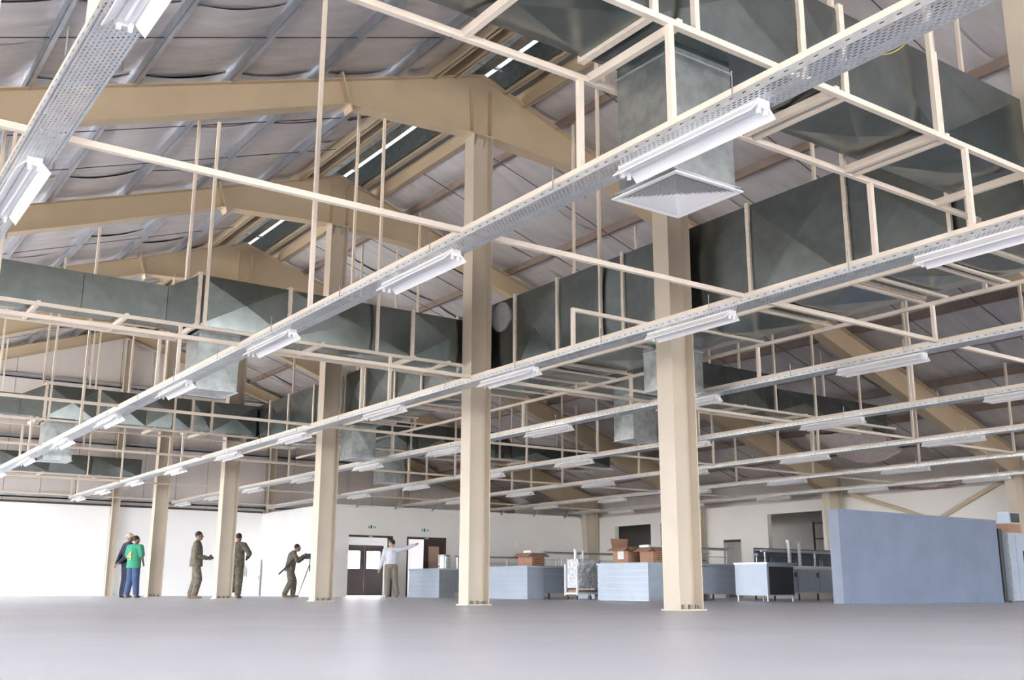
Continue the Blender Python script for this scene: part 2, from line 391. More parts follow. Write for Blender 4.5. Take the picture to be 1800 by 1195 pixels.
def frame(i, y, ordn):
    o = (0, y, 3)
    t = tag(thing('portal_beam', o), 'tan tapered steel roof beam, %s' % ordn, 'beam', 'portal frames')
    bot = [(0, 8.47), (2.78, 8.30), (5.66, 7.27), (9.48, 5.99), (12.6, 4.85), (16.95, 3.25)]
    # centre piece
    poly = [(-2.78, 8.30), (0, 8.47), (2.78, 8.30), (2.78, ztop(2.78)), (0, ZA), (-2.78, ztop(2.78))]
    MB().prism(poly, 'y', y-0.006, y+0.006).build('ridge_web', 'cream_steel', t, o)
    for s in (-1, 1):
        MB().prism([(s*2.78, 8.30), (s*5.66, 7.27), (s*9.48, 5.99), (s*12.6, 4.85), (s*16.95, 3.25), (s*17.6, 3.25), (s*17.6, ztop(17.6)), (s*2.78, ztop(2.78))], 'y', y-0.006, y+0.006).build('rafter_web', 'cream_steel', t, o)
        MB().prism([(0, ZA-0.016), (s*17.7, ztop(17.7)-0.016), (s*17.7, ztop(17.7)), (0, ZA)], 'y', y-0.12, y+0.12).build('top_flange', 'cream_steel', t, o)
        for (a, b) in zip(bot[:-1], bot[1:]):
            MB().prism([(s*a[0], a[1]), (s*b[0], b[1]), (s*b[0], b[1]+0.016), (s*a[0], a[1]+0.016)], 'y', y-0.15, y+0.15).build('bottom_flange', 'cream_steel', t, o)
        # splice plate, perpendicular to the roof slope
        n = Vector((s*SL, 0, 1)).normalized(); c = Vector((s*2.78, y, 8.54))
        sp = MB().bar(c-n*0.36, c+n*0.34, 0.035, 0.28, upv=(0,1,0)).build('splice_plate', 'cream_steel', t, o)
        for e in (-1, 1):
            MB().bar((s*0.2, y+e*0.07, 8.47), (s*0.2, y+e*0.07, 9.42), 0.014, 0.13, upv=(0,1,0)).build('stiffener', 'cream_steel', t, o)
        # side column, wider at the top
        MB().prism([(s*17.6, 0), (s*17.2, 0), (s*16.95, 3.25), (s*17.6, 3.25)], 'y', y-0.006, y+0.006).build('leg_web', 'cream_column', t, o)
        MB().prism([(s*17.2, 0), (s*17.215, 0), (s*16.965, 3.25), (s*16.95, 3.25)], 'y', y-0.13, y+0.13).build('leg_flange', 'cream_column', t, o)
        MB().box(min(s*17.6, s*17.585), max(s*17.6, s*17.585), y-0.13, y+0.13, 0, ztop(17.6)).build('leg_flange', 'cream_column', t, o)
FRN = ['the nearest, above the big ducts', 'over the nearest full column', 'over the middle column, largest one in view', 'second in depth, directly under the largest one in view',
       'third in depth above the long cross duct', 'last before the end wall, mostly behind ducts']
for i, y in enumerate(YF):
    column(i, y, COLN[i]); frame(i, y, FRN[i])
# gable frame: lighter beam and posts
gb = tag(thing('gable_beam', (0, YG-0.15, 5)), 'light steel beam along the sloping top of the end wall', 'beam')
for s in (-1, 1):
    go = (0, YG-0.15, 5); y = YG-0.15
    MB().prism([(0, ZA), (s*XE, ztop(XE)), (s*XE, ztop(XE)-0.36), (0, ZA-0.40)], 'y', y-0.005, y+0.005).build('web', 'cream_steel', gb, go)
    MB().prism([(0, ZA), (s*XE, ztop(XE)), (s*XE, ztop(XE)-0.012), (0, ZA-0.012)], 'y', y-0.10, y+0.10).build('flange', 'cream_steel', gb, go)
    MB().prism([(0, ZA-0.39), (s*XE, ztop(XE)-0.35), (s*XE, ztop(XE)-0.36), (0, ZA-0.40)], 'y', y-0.10, y+0.10).build('flange', 'cream_steel', gb, go)
for x, lab in ((-6, 'outside left'), (0.15, 'at the middle of the white end wall'), (6, 'rising above the corner of the white inner wall'), (12, 'rising above the wall with the exit signs')):
    if x < 0: continue
    z0 = 0.0 if x < 1 else HW+0.10; o = (x, YG-0.15, z0); y = YG-0.15; zt = ztop(x)-0.41
    t = tag(thing('gable_post', o), 'slim cream end wall post %s' % lab, 'post', 'end wall posts')
    MB().box(x-0.13, x-0.12, y-0.09, y+0.09, z0, zt).build('flange', 'cream_column', t, o)
    MB().box(x+0.12, x+0.13, y-0.09, y+0.09, z0, zt).build('flange', 'cream_column', t, o)
    MB().box(x-0.12, x+0.12, y-0.004, y+0.004, z0, zt).build('web', 'cream_column', t, o)
# wall bracing on the right wall
for (ya, yb, za, zb, lab) in ((20.6, 17.9, 3.2, 2.3, 'falling toward the camera from the middle knee'), (15.6, 18.0, 3.2, 2.1, 'falling away from the nearest knee')):
    b = MB().bar((XE-0.06, ya, za), (XE-0.06, yb, zb), 0.10, 0.10).build('wall_brace', 'cream_steel', None, (XE-0.06, ya, za))
    tag(b, 'diagonal cream brace on the right wall %s' % lab, 'brace')

# ------------------------------------------------------------------ view test, so that repeats wholly out of the picture are left out
FPX = 1818.98
def px(p):
    q = Vector(p)-CAM; d = q.dot(fw)
    if d < 0.2: return None
    return (900+FPX*q.dot(rt)/d, 597.5-FPX*q.dot(up)/d)
def inview(p, m=60):
    c = px(p)
    return c is not None and -m < c[0] < 1800+m and -m < c[1] < 1195+m

# ------------------------------------------------------------------ ceiling grid: runners and cross bars
ZG = 3.30
TX = [-8.72, -5.21, -1.66, 1.86, 5.44, 9.20, 13.0, 16.6]
gr = tag(thing('ceiling_grid', (0, 15, ZG)), 'welded grid of cream square bars carrying the cable trays across the hall', 'ceiling grid')
gro = (0, 15, ZG)
BW = 0.048
for x in TX:
    MB().box(x-BW/2, x+BW/2, 1.0, 37.9, ZG-BW/2, ZG+BW/2).build('runner', 'cream_bar', gr, gro)
YB = [7.27, 12.60, 18.25, 24.40, 31.5, 37.2]
for y in YB:
    MB().box(-13.0 if y > 20 else -11.5, 16.9, y-BW/2, y+BW/2, ZG-BW/2+0.003, ZG+BW/2+0.003).build('cross_bar', 'cream_bar', gr, gro)
def hang(x, y, z0, z1, w=0.045, par=gr, og=gro, name='hanger'):
    MB().box(x-w/2, x+w/2, y-w/2, y+w/2, z0, z1).build(name, 'cream_bar', par, og)
# long hangers from the roof steel to the runners
for (x, y) in ((-5.21, 10.45), (-8.72, 10.04), (5.44, 15.02), (9.20, 15.02), (13.0, 15.02), (5.44, 21.02), (9.2, 21.02), (13.0, 21.02), (1.86, 21.5),
               (5.44, 10.04), (9.2, 10.04), (5.44, 27.02), (9.2, 27.02), (1.86, 27.5), (-5.21, 21.02), (-1.66, 31.5), (-5.21, 31.5), (13.0, 18.25), (9.2, 18.25), (5.44, 18.25), (9.2, 24.4), (5.44, 24.4),
               (13.0, 12.6), (9.2, 12.6), (-8.72, 5.2)):
    hang(x, y, ZG+BW/2, ztop(x)-(0.62 if y in YF else 0.0))

# ------------------------------------------------------------------ cable trays (one built, others copied)
TRAYL = ['far left, crossing the upper left corner', 'second from the left, long diagonal over the square diffuser', 'third from the left, in front of the cream columns',
         'fourth from the left, just behind the cream columns', 'fifth from the left', 'sixth from the left', 'third from the right wall side', 'closest to the right wall']
TRAYL[6] = 'second nearest to the right wall'
tw, th = 0.25, 0.055
def make_tray():
    t = thing('cable_tray', (0, 0, 0))
    ya, yb = 1.0, 37.9
    MB().add([(0, ya, 0), (tw, ya, 0), (tw, yb, 0), (0, yb, 0)], [(0, 1, 2, 3)]).build('tray_bottom', 'tray_perforated', t)
    for x in (0, tw):
        s = MB().box(x-0.0012, x+0.0012, ya, yb, 0, th)
        s.box(min(x, x+(0.012 if x == 0 else -0.012)), max(x, x+(0.012 if x == 0 else -0.012)), ya, yb, th-0.002, th)
        side = s.build('tray_side', 'galv_bright', t)
        if x == 0:
            # row of dark slots in the visible side
            sl = MB()
            y = ya+0.1
            while y < 20:
                sl.box(-0.0022, -0.0012, y, y+0.03, 0.026, 0.033); y += 0.11
            so = sl.build('side_slots', 'black', side); so['kind'] = 'stuff'
    y = 2.2
    while y < 37:
        if y < 24:
            MB().cyl((-0.035, y, 0.0), (-0.035, y, 0.19), 0.005, n=6).build('hanger_rod', 'galv', t)
            MB().cyl((tw+0.03, y, 0.0), (tw+0.03, y, 0.12), 0.005, n=6).build('hanger_rod', 'galv', t)
        y += 1.84
    return t
tr0 = make_tray()
ZT = ZG-BW/2-th-0.001
for i, x in enumerate(TX):
    t = tr0 if i == 0 else dup(tr0, (0, 0, 0))
    t.location = (x-0.03, 0, ZT)
    tag(t, 'perforated galvanised cable tray, ' + TRAYL[i], 'cable tray', 'parallel cable trays')

# ------------------------------------------------------------------ light fittings
LL = 1.32
def make_light():
    t = thing('light_fitting', (0, 0, 0))
    w = 0.042
    MB().box(-w, w, 0, LL, -0.045, -0.001).build('spine', 'white_enamel', t)
    for s in (-1, 1):
        MB().prism([(s*w, -0.030), (s*0.112, -0.100), (s*0.114, -0.098), (s*0.114, -0.090), (s*w, -0.018)], 'y', 0.012, LL-0.012).build('reflector_wing', 'white_enamel', t)
    MB().prism([(-w, -0.046), (-0.012, -0.046), (0, -0.058), (0.012, -0.046), (w, -0.046)], 'y', 0.05, LL-0.05).build('lamp_channel', 'white_vane', t)
    for e in (0, LL-0.012):
        ec = MB().box(-w-0.008, w+0.008, e, e+0.012, -0.062, -0.001).build('end_cap', 'white_enamel', t)
        yy = e+0.012 if e == 0 else e-0.022
        for s in (-1, 1):
            MB().box(s*0.030-0.011, s*0.030+0.011, yy, yy+0.022, -0.095, -0.046).build('lamp_holder', 'white_enamel', ec)
    return t
lp0 = make_light(); used = False
LY = [3.93, 7.52, 11.13, 14.85, 18.60, 22.22, 26.05, 29.75, 33.25, 36.4]
TNM = ['far left tray', 'second tray from left', 'third tray from left', 'fourth tray from left', 'fifth tray from left', 'sixth tray from left', 'tray second from right wall', 'tray nearest the right wall']
for i, x in enumerate(TX):
    n = 0
    for y in LY:
        xc = x-0.03+tw/2
        if i >= 4 and y > 32.5: continue          # the lobby stands there
        if not (inview((xc, y, 3.15), 10) or inview((xc, y+LL, 3.15), 10)): continue
        t = lp0 if not used else dup(lp0, (0, 0, 0)); used = True
        t.location = (xc, y, ZT)
        tag(t, 'white twin lamp fluorescent fitting under the %s, %s from the camera' % (TNM[i], ORD[n]), 'light fitting', 'fluorescent fittings'); n += 1

# yellow earth wire on the second tray
wy = thing('earth_wire', (-5.0, 3.1, ZT), 'short yellow earth wire with blue ties hanging beside the second tray', 'wire')
pts = [(-4.97, 2.98+0.24*t, ZT+0.03-0.035*math.sin(math.pi*t)) for t in [i/8 for i in range(9)]]
b = MB()
for p, q_ in zip(pts[:-1], pts[1:]): b.cyl(p, q_, 0.0028, n=6)
b.build('wire_core', 'yellow_wire', wy, (-5.0, 3.1, ZT), smooth=True)
for p in (pts[0], pts[-1]):
    MB().cyl((p[0]-0.008, p[1], p[2]), (p[0]+0.012, p[1], p[2]), 0.007, n=8).build('cable_tie', 'blue_tie', wy, (-5.0, 3.1, ZT))

# ------------------------------------------------------------------ ducts
def panel(mb, a, b, c, d, bulge):
    a, b, c, d = map(Vector, (a, b, c, d)); m = (a+b+c+d)/4; n = (b-a).cross(d-a).normalized()
    mb.add([a, b, c, d, m+n*bulge], [(0, 1, 4), (1, 2, 4), (2, 3, 4), (3, 0, 4)])
def hexa(mb, A_, B_, bulge):
    # A_, B_ : lists of four corners (same order) of the two ends
    ca = sum((Vector(p) for p in A_), Vector())/4; cb = sum((Vector(p) for p in B_), Vector())/4; cen = (ca+cb)/2
    for i in range(4):
        j = (i+1) % 4
        q_ = [Vector(A_[i]), Vector(A_[j]), Vector(B_[j]), Vector(B_[i])]
        m = sum(q_, Vector())/4; n = (q_[1]-q_[0]).cross(q_[3]-q_[0])
        if n.dot(m-cen) < 0: q_.reverse()
        panel(mb, *q_, bulge)
    mb.add(A_, [(0, 1, 2, 3)]); mb.add(B_, [(0, 1, 2, 3)])
def ring(axis, t, b0, b1, z0, z1):
    if axis == 'x': return [(t, b0, z0), (t, b1, z0), (t, b1, z1), (t, b0, z1)]
    return [(b0, t, z0), (b1, t, z0), (b1, t, z1), (b0, t, z1)]
def flange(par, og, axis, t, b0, b1, z0, z1):
    e = 0.035; w = 0.030
    m = MB()
    for k in range(6):                              # slightly ragged sealant line along the upright legs
        za = z0+(z1-z0)*k/6; zb = z0+(z1-z0)*(k+1)/6
        for s, b in ((-1, b0), (1, b1)):
            wa = w+random.uniform(-0.004, 0.006)
            lo, hi = min(b, b+s*e), max(b, b+s*e)
            if axis == 'x': m.box(t-wa, t+w, lo, hi, za, zb)
            else: m.box(lo, hi, t-wa, t+w, za, zb)
    for (za, zb) in ((z0-e, z0), (z1, z1+e)):
        if axis == 'x': m.box(t-w, t+w, b0-e, b1+e, za, zb)
        else: m.box(b0-e, b1+e, t-w, t+w, za, zb)
    return m.build('joint_flange', 'sealant', par, og)
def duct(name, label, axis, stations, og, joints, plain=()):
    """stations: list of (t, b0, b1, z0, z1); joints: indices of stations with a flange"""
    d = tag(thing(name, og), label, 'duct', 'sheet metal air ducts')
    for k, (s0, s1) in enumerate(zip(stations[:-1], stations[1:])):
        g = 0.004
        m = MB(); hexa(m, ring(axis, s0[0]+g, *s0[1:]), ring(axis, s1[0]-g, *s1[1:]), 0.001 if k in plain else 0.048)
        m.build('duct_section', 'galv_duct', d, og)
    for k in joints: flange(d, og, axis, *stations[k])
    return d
def drop(d, og, x0, x1, y0, y1, zt, zb, cover=True):
    m = MB(); hexa(m, [(x0, y0, zt), (x1, y0, zt), (x1, y1, zt), (x0, y1, zt)], [(x0, y0, zb), (x1, y0, zb), (x1, y1, zb), (x0, y1, zb)], 0.010)
    m.f = [f for f in m.f if len(f) == 3]           # open at both ends
    b = m.build('drop_box', 'galv', d, og)
    if cover:
        c = MB(); panel(c, (x0, y0, zb), (x0, y1, zb), (x1, y1, zb), (x1, y0, zb), -0.05); c.build('bottom_cover', 'galv_bright', b, og)
    e = 0.012
    MB().box(x0-e, x1+e, y0-e, y0, zt-0.10, zt-0.09).box(x0-e, x0, y0, y1+e, zt-0.10, zt-0.09).box(x1, x1+e, y0, y1+e, zt-0.10, zt-0.09).box(x0, x1, y1, y1+e, zt-0.10, zt-0.09).build('collar', 'galv_bright', b, og)
    e = 0.03
    MB().box(x0-e, x1+e, y0-e, y0, zb-0.004, zb).box(x0-e, x1+e, y1, y1+e, zb-0.004, zb).box(x0-e, x0, y0, y1, zb-0.004, zb).box(x1, x1+e, y0, y1, zb-0.004, zb).build('lip', 'galv_bright', b, og)
ZD0, ZD1 = 4.17, 4.94
def S(xs, b0, b1, z0=ZD0, z1=ZD1): return [(x, b0, b1, z0, z1) for x in xs]
ogN = (-4.5, 5.14, ZD0)
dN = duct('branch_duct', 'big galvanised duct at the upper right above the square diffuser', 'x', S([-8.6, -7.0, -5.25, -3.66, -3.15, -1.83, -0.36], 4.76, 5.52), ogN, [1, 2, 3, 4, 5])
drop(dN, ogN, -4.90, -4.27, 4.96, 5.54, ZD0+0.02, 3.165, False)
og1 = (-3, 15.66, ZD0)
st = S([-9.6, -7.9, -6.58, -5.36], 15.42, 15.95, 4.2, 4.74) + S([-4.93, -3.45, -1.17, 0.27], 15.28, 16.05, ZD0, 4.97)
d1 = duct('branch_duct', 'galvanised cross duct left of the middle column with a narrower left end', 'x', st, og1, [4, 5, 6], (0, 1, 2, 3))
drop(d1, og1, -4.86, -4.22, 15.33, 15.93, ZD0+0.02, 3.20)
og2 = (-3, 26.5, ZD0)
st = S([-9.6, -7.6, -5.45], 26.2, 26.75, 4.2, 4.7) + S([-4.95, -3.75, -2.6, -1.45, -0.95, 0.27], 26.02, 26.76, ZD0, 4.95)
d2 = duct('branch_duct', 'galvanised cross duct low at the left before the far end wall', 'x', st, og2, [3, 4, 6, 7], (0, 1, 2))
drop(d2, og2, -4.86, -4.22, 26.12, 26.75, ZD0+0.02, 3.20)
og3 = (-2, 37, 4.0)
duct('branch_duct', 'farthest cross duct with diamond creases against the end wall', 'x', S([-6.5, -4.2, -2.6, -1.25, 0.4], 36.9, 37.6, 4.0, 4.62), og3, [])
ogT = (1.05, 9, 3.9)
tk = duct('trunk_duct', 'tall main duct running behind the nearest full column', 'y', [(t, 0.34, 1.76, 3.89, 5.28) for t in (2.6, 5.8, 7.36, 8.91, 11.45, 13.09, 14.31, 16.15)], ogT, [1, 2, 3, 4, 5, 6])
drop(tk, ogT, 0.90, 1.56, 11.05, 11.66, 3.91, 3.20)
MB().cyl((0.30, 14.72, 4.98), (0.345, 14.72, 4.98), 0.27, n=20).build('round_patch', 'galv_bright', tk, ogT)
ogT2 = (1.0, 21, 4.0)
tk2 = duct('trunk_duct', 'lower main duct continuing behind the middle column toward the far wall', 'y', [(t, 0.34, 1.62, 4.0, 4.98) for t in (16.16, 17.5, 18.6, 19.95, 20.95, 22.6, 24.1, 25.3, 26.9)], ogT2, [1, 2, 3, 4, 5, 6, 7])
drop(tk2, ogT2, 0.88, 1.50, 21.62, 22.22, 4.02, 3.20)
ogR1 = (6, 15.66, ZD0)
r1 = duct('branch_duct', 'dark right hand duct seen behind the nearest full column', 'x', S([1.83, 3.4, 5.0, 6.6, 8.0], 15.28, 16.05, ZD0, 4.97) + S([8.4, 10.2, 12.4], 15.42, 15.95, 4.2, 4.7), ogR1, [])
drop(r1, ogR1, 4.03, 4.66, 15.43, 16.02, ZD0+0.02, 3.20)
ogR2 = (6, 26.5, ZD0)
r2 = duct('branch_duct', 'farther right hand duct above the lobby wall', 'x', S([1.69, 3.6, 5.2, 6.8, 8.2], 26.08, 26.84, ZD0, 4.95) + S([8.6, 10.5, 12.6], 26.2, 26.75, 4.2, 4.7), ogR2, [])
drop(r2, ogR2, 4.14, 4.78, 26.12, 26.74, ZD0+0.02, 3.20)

# duct bearers: bars under the ducts, cross members, posts down to the grid, hangers up to the roof
def bearers_x(label, x0, x1, ya, yb, z, xs, posts, hangs, og):
    t = tag(thing('duct_bearer', og), label, 'duct bearer', 'cream bearers under ducts')
    for y in (ya, yb): MB().box(x0, x1, y-BW/2, y+BW/2, z-BW/2, z+BW/2).build('bearer_bar', 'cream_bar', t, og)
    for x in xs:
        MB().box(x-BW/2, x+BW/2, ya-0.02, yb+0.02, z-BW/2+0.004, z+BW/2+0.024).build('cross_member', 'cream_bar', t, og)
    for x in posts:
        for y in (ya, yb): hang(x, y, ZG+BW/2, z-BW/2, 0.045, t, og, 'post')
    for x in hangs:
        for y in (ya, yb): hang(x, y, z+BW/2, ztop(x)-(0.62 if abs(y-min(YF, key=lambda f: abs(f-y))) < 0.25 else 0.0), 0.045, t, og, 'hanger')
    return t
bearers_x('cream bar frame under the upper right duct', -8.5, 0.2, 4.64, 5.62, 4.06, (-7.6, -6.26, -5.12, -3.42, -3.3, -2.05, -1.93, -0.6), (TX[0], TX[1], TX[2]), (-7.75, -4.95, -2.05), (-4, 5.1, 4.06))
bearers_x('cream bar frame under the left cross duct by the middle column', -9.5, 0.3, 15.14, 16.17, 4.10, (-7.2, -6.0, -5.0, -3.6, -2.9, -1.2, -0.5), (TX[1], TX[2]), (-7.75, -4.86, -1.92), (-4, 15.6, 4.1))
bearers_x('cream bar frame under the low left duct before the end wall', -9.5, 0.3, 25.96, 26.98, 4.10, (-6.5, -5.1, -3.6, -2.4, -1.2), (TX[1], TX[2]), (-7.75, -4.86, -1.92), (-4, 26.5, 4.1))
bearers_x('cream bar frame under the duct against the end wall', -6.4, 0.4, 36.8, 37.7, 3.94, (-4.5, -2.8, -1.0), (TX[1], TX[2]), (-4.3, -1.4), (-3, 37.2, 3.94))
bearers_x('cream bar frame under the dark right hand duct', 1.9, 12.3, 15.14, 16.17, 4.10, (2.6, 4.9, 7.0, 9.0, 11), (TX[4], TX[5]), (4.9, 8.0, 11.0), (7, 15.6, 4.1))
bearers_x('cream bar frame under the farther right hand duct', 1.9, 12.5, 25.96, 26.98, 4.10, (2.6, 4.9, 7.0, 9.0, 11), (TX[4], TX[5]), (4.9, 8.0, 11.0), (7, 26.5, 4.1))
tb = tag(thing('duct_bearer', (1.8, 12, 3.8)), 'cream bar frame under the tall main duct behind the columns', 'duct bearer', 'cream bearers under ducts')
tbo = (1.8, 12, 3.8)
MB().box(1.86-BW/2, 1.86+BW/2, 2.5, 27.0, 3.80-BW/2, 3.80+BW/2).build('bearer_bar', 'cream_bar', tb, tbo)
MB().box(0.27-BW/2, 0.27+BW/2, 2.5, 27.0, 3.80-BW/2, 3.80+BW/2).build('bearer_bar', 'cream_bar', tb, tbo)
for y in (5.0, 6.29, 6.42, 7.10, 7.42, 8.50, 8.88, 10.10, 13.03, 13.47, 15.37, 16.0, 17.6, 18.1, 19.9, 20.4, 22.5, 23.2, 25.0):
    MB().box(0.25, 1.88, y-BW/2, y+BW/2, 3.80+BW/2, 3.80+BW/2+0.03).build('cross_member', 'cream_bar', tb, tbo)
for y in (7.3, 10.2, 13.04, 16.19, 21.44, 24.6): hang(1.86, y, ZG+BW/2, 3.80-BW/2, 0.045, tb, tbo, 'post')
for y in (6.6, 9.0, 11.9, 14.6, 17.9, 20.5, 23.5): hang(1.90, y, 3.80+BW/2, ztop(1.9), 0.045, tb, tbo, 'hanger')
for y in (11.92, 6.0): hang(0.27, y, 3.80+BW/2, ztop(0.3)-0.1, 0.045, tb, tbo, 'hanger')
MB().box(-1.68, 0.27, 10.19-BW/2, 10.19+BW/2, 3.80-BW/2, 3.80+BW/2).build('stub_bar', 'cream_bar', tb, tbo)
hang(-1.66, 10.19, ZG+BW/2, 3.80+BW/2, 0.045, tb, tbo, 'post')

# ------------------------------------------------------------------ square ceiling diffuser
dx, dy, dz = -4.585, 5.255, 3.125
df = tag(thing('ceiling_diffuser', (dx, dy, dz)), 'white square four way ceiling diffuser hanging below the duct drop', 'diffuser')
dfo = (dx, dy, dz)
def sqring(ro_, zo, ri, zi, t):
    m = MB(); cs = ((-1,-1),(1,-1),(1,1),(-1,1))
    for k in range(4):
        a, b = cs[k], cs[(k+1) % 4]
        P = lambda c, r, z: (dx+c[0]*r, dy+c[1]*r, z)
        m.add([P(a, ro_, zo), P(b, ro_, zo), P(b, ri, zi), P(a, ri, zi), P(a, ro_, zo+t), P(b, ro_, zo+t), P(b, ri, zi+t), P(a, ri, zi+t)],
              [(0,1,2,3),(7,6,5,4),(0,4,5,1),(2,6,7,3)])
    return m
sqring(0.345, dz, 0.305, dz+0.003, 0.008).build('outer_frame', 'white_enamel', df, dfo)
sqring(0.305, dz+0.003, 0.298, dz+0.05, 0.003).build('inner_collar', 'white_vane', df, dfo)
for k in range(11):
    r = 0.285-k*0.0255
    sqring(r, dz+0.004, r-0.019, dz+0.026, 0.002).build('vane', 'white_vane', df, dfo)
MB().box(dx-0.3, dx+0.3, dy-0.003, dy+0.003, dz+0.028, dz+0.04).box(dx-0.003, dx+0.003, dy-0.3, dy+0.3, dz+0.028, dz+0.04).build('vane_bridge', 'white_vane', df, dfo)

# torn insulation hanging below the right eaves
def torn(x0, x1, y0, y1, zf, amp, label):
    o = ((x0+x1)/2, (y0+y1)/2, zf((x0+x1)/2)); n = 12; vs = []; fs = []
    for j in range(n):
        for i in range(n):
            u, v = i/(n-1), j/(n-1); x = x0+(x1-x0)*u
            edge = 0.5*math.sin(7*u+3*v)*0.12
            vs.append((x+edge, y0+(y1-y0)*v+0.10*math.sin(9*u), zf(x)-amp*math.sin(math.pi*v)*(0.4+0.6*u)+random.uniform(-0.025, 0.025)))
    vs += [(a, b, c+0.02) for a, b, c in vs]
    for q0 in (0, n*n): fs += [(q0+j*n+i, q0+j*n+i+1, q0+(j+1)*n+i+1, q0+(j+1)*n+i) for j in range(n-1) for i in range(n-1)]
    for k in range(n-1):
        for a, b in ((k, k+1), (n*(n-1)+k, n*(n-1)+k+1), (k*n, (k+1)*n), (k*n+n-1, (k+1)*n+n-1)): fs.append((a, b, n*n+b, n*n+a))
    tag(MB().add(vs, fs).build('torn_insulation', 'torn_foil', None, o, smooth=True), label, 'insulation')
torn(14.8, 16.4, 17.7, 19.9, lambda x: ztop(x)-0.05, 0.30, 'pale torn insulation sagging under the roof above the partition')
torn(17.52, 17.86, 16.4, 18.9, lambda x: 3.30, 0.15, 'crumpled pale insulation along the top of the right wall')

# ------------------------------------------------------------------ signs, louvre and small wall items
def exit_sign(x0, x1, z0, z1, label):
    y = Yl0; o = ((x0+x1)/2, y-0.02, (z0+z1)/2)
    t = tag(thing('exit_sign', o), label, 'sign', 'green exit signs')
    MB().box(x0, x1, y-0.05, y, z0, z1).build('sign_panel', 'sign_white', t, o)
    w = x1-x0; h = z1-z0; yy = y-0.052
    def g(a0, a1, b0, b1): MB().box(x0+a0*w, x0+a1*w, yy, y-0.05, z0+b0*h, z0+b1*h).build('pictogram', 'green_sign', t, o)
    # running figure, doorway, arrow
    m = MB()
    m.box(x0+0.10*w, x0+0.15*w, yy, y-0.05, z0+0.2*h, z0+0.8*h)
    m.bar((x0+0.15*w, yy, z0+0.25*h), (x0+0.20*w, yy, z0+0.5*h), 0.02, 0.004, upv=(0,1,0))
    m.build('pictogram', 'green_sign', t, o)
    m = MB(); m.box(x0+0.30*w, x0+0.46*w, yy, y-0.05, z0+0.15*h, z0+0.85*h); m.build('pictogram', 'green_sign', t, o)
    m = MB(); m.box(x0+0.56*w, x0+0.62*w, yy, y-0.05, z0+0.3*h, z0+0.75*h); m.build('pictogram', 'green_sign', t, o)
    m = MB(); m.prism([(x0+0.70*w, z0+0.3*h), (x0+0.86*w, z0+0.3*h), (x0+0.78*w, z0+0.72*h)], 'y', yy, y-0.05); m.build('pictogram', 'green_sign', t, o)
exit_sign(7.30, 7.68, 2.31, 2.47, 'small white and green exit sign above the left doorway')
exit_sign(9.46, 9.84, 2.27, 2.43, 'small white and green exit sign above the doorway with the open leaf')
lv = tag(thing('wall_louvre', (13.9, Yl0, 1.95)), 'small pale wall vent right of the doorways', 'vent'); lo = (13.9, Yl0, 1.95)
MB().box(13.68, 14.16, Yl0-0.03, Yl0, 1.86, 2.02).build('vent_frame', 'wall_white', lv, lo)
for k in range(4): MB().box(13.78, 14.12, Yl0-0.04, Yl0-0.03, 1.885+k*0.034, 1.900+k*0.034).build('slat', 'cladding', lv, lo)
cb = tag(thing('wall_cabinet', (5.4, YG-0.15, 0)), 'white upright cabinet in the bright far corner', 'cabinet'); co = (5.4, YG-0.15, 0)
MB().box(5.25, 5.66, YG-0.32, YG-0.01, 0.0, 1.36).build('carcass', 'wall_white', cb, co)
MB().box(5.27, 5.64, YG-0.335, YG-0.322, 0.04, 1.33).build('door_panel', 'white_enamel', cb, co)
MB().box(5.60, 5.62, YG-0.35, YG-0.335, 0.6, 0.75).build('handle', 'galv', cb, co)
gp = tag(thing('wall_box', (5.05, YG, 0.9)), 'small grey wall box beside the white upright cabinet', 'box'); go = (5.05, YG, 0.9)
MB().prism([(4.93, 0.72), (5.17, 0.72), (5.17, 1.02), (5.05, 1.16), (4.93, 0.98)], 'y', YG-0.06, YG).build('box_body', 'purlin_grey', gp, go)
MB().prism([(5.00, 0.92), (5.06, 0.90), (5.03, 1.02)], 'y', YG-0.065, YG-0.06).build('box_mark', 'wall_white', gp, go)

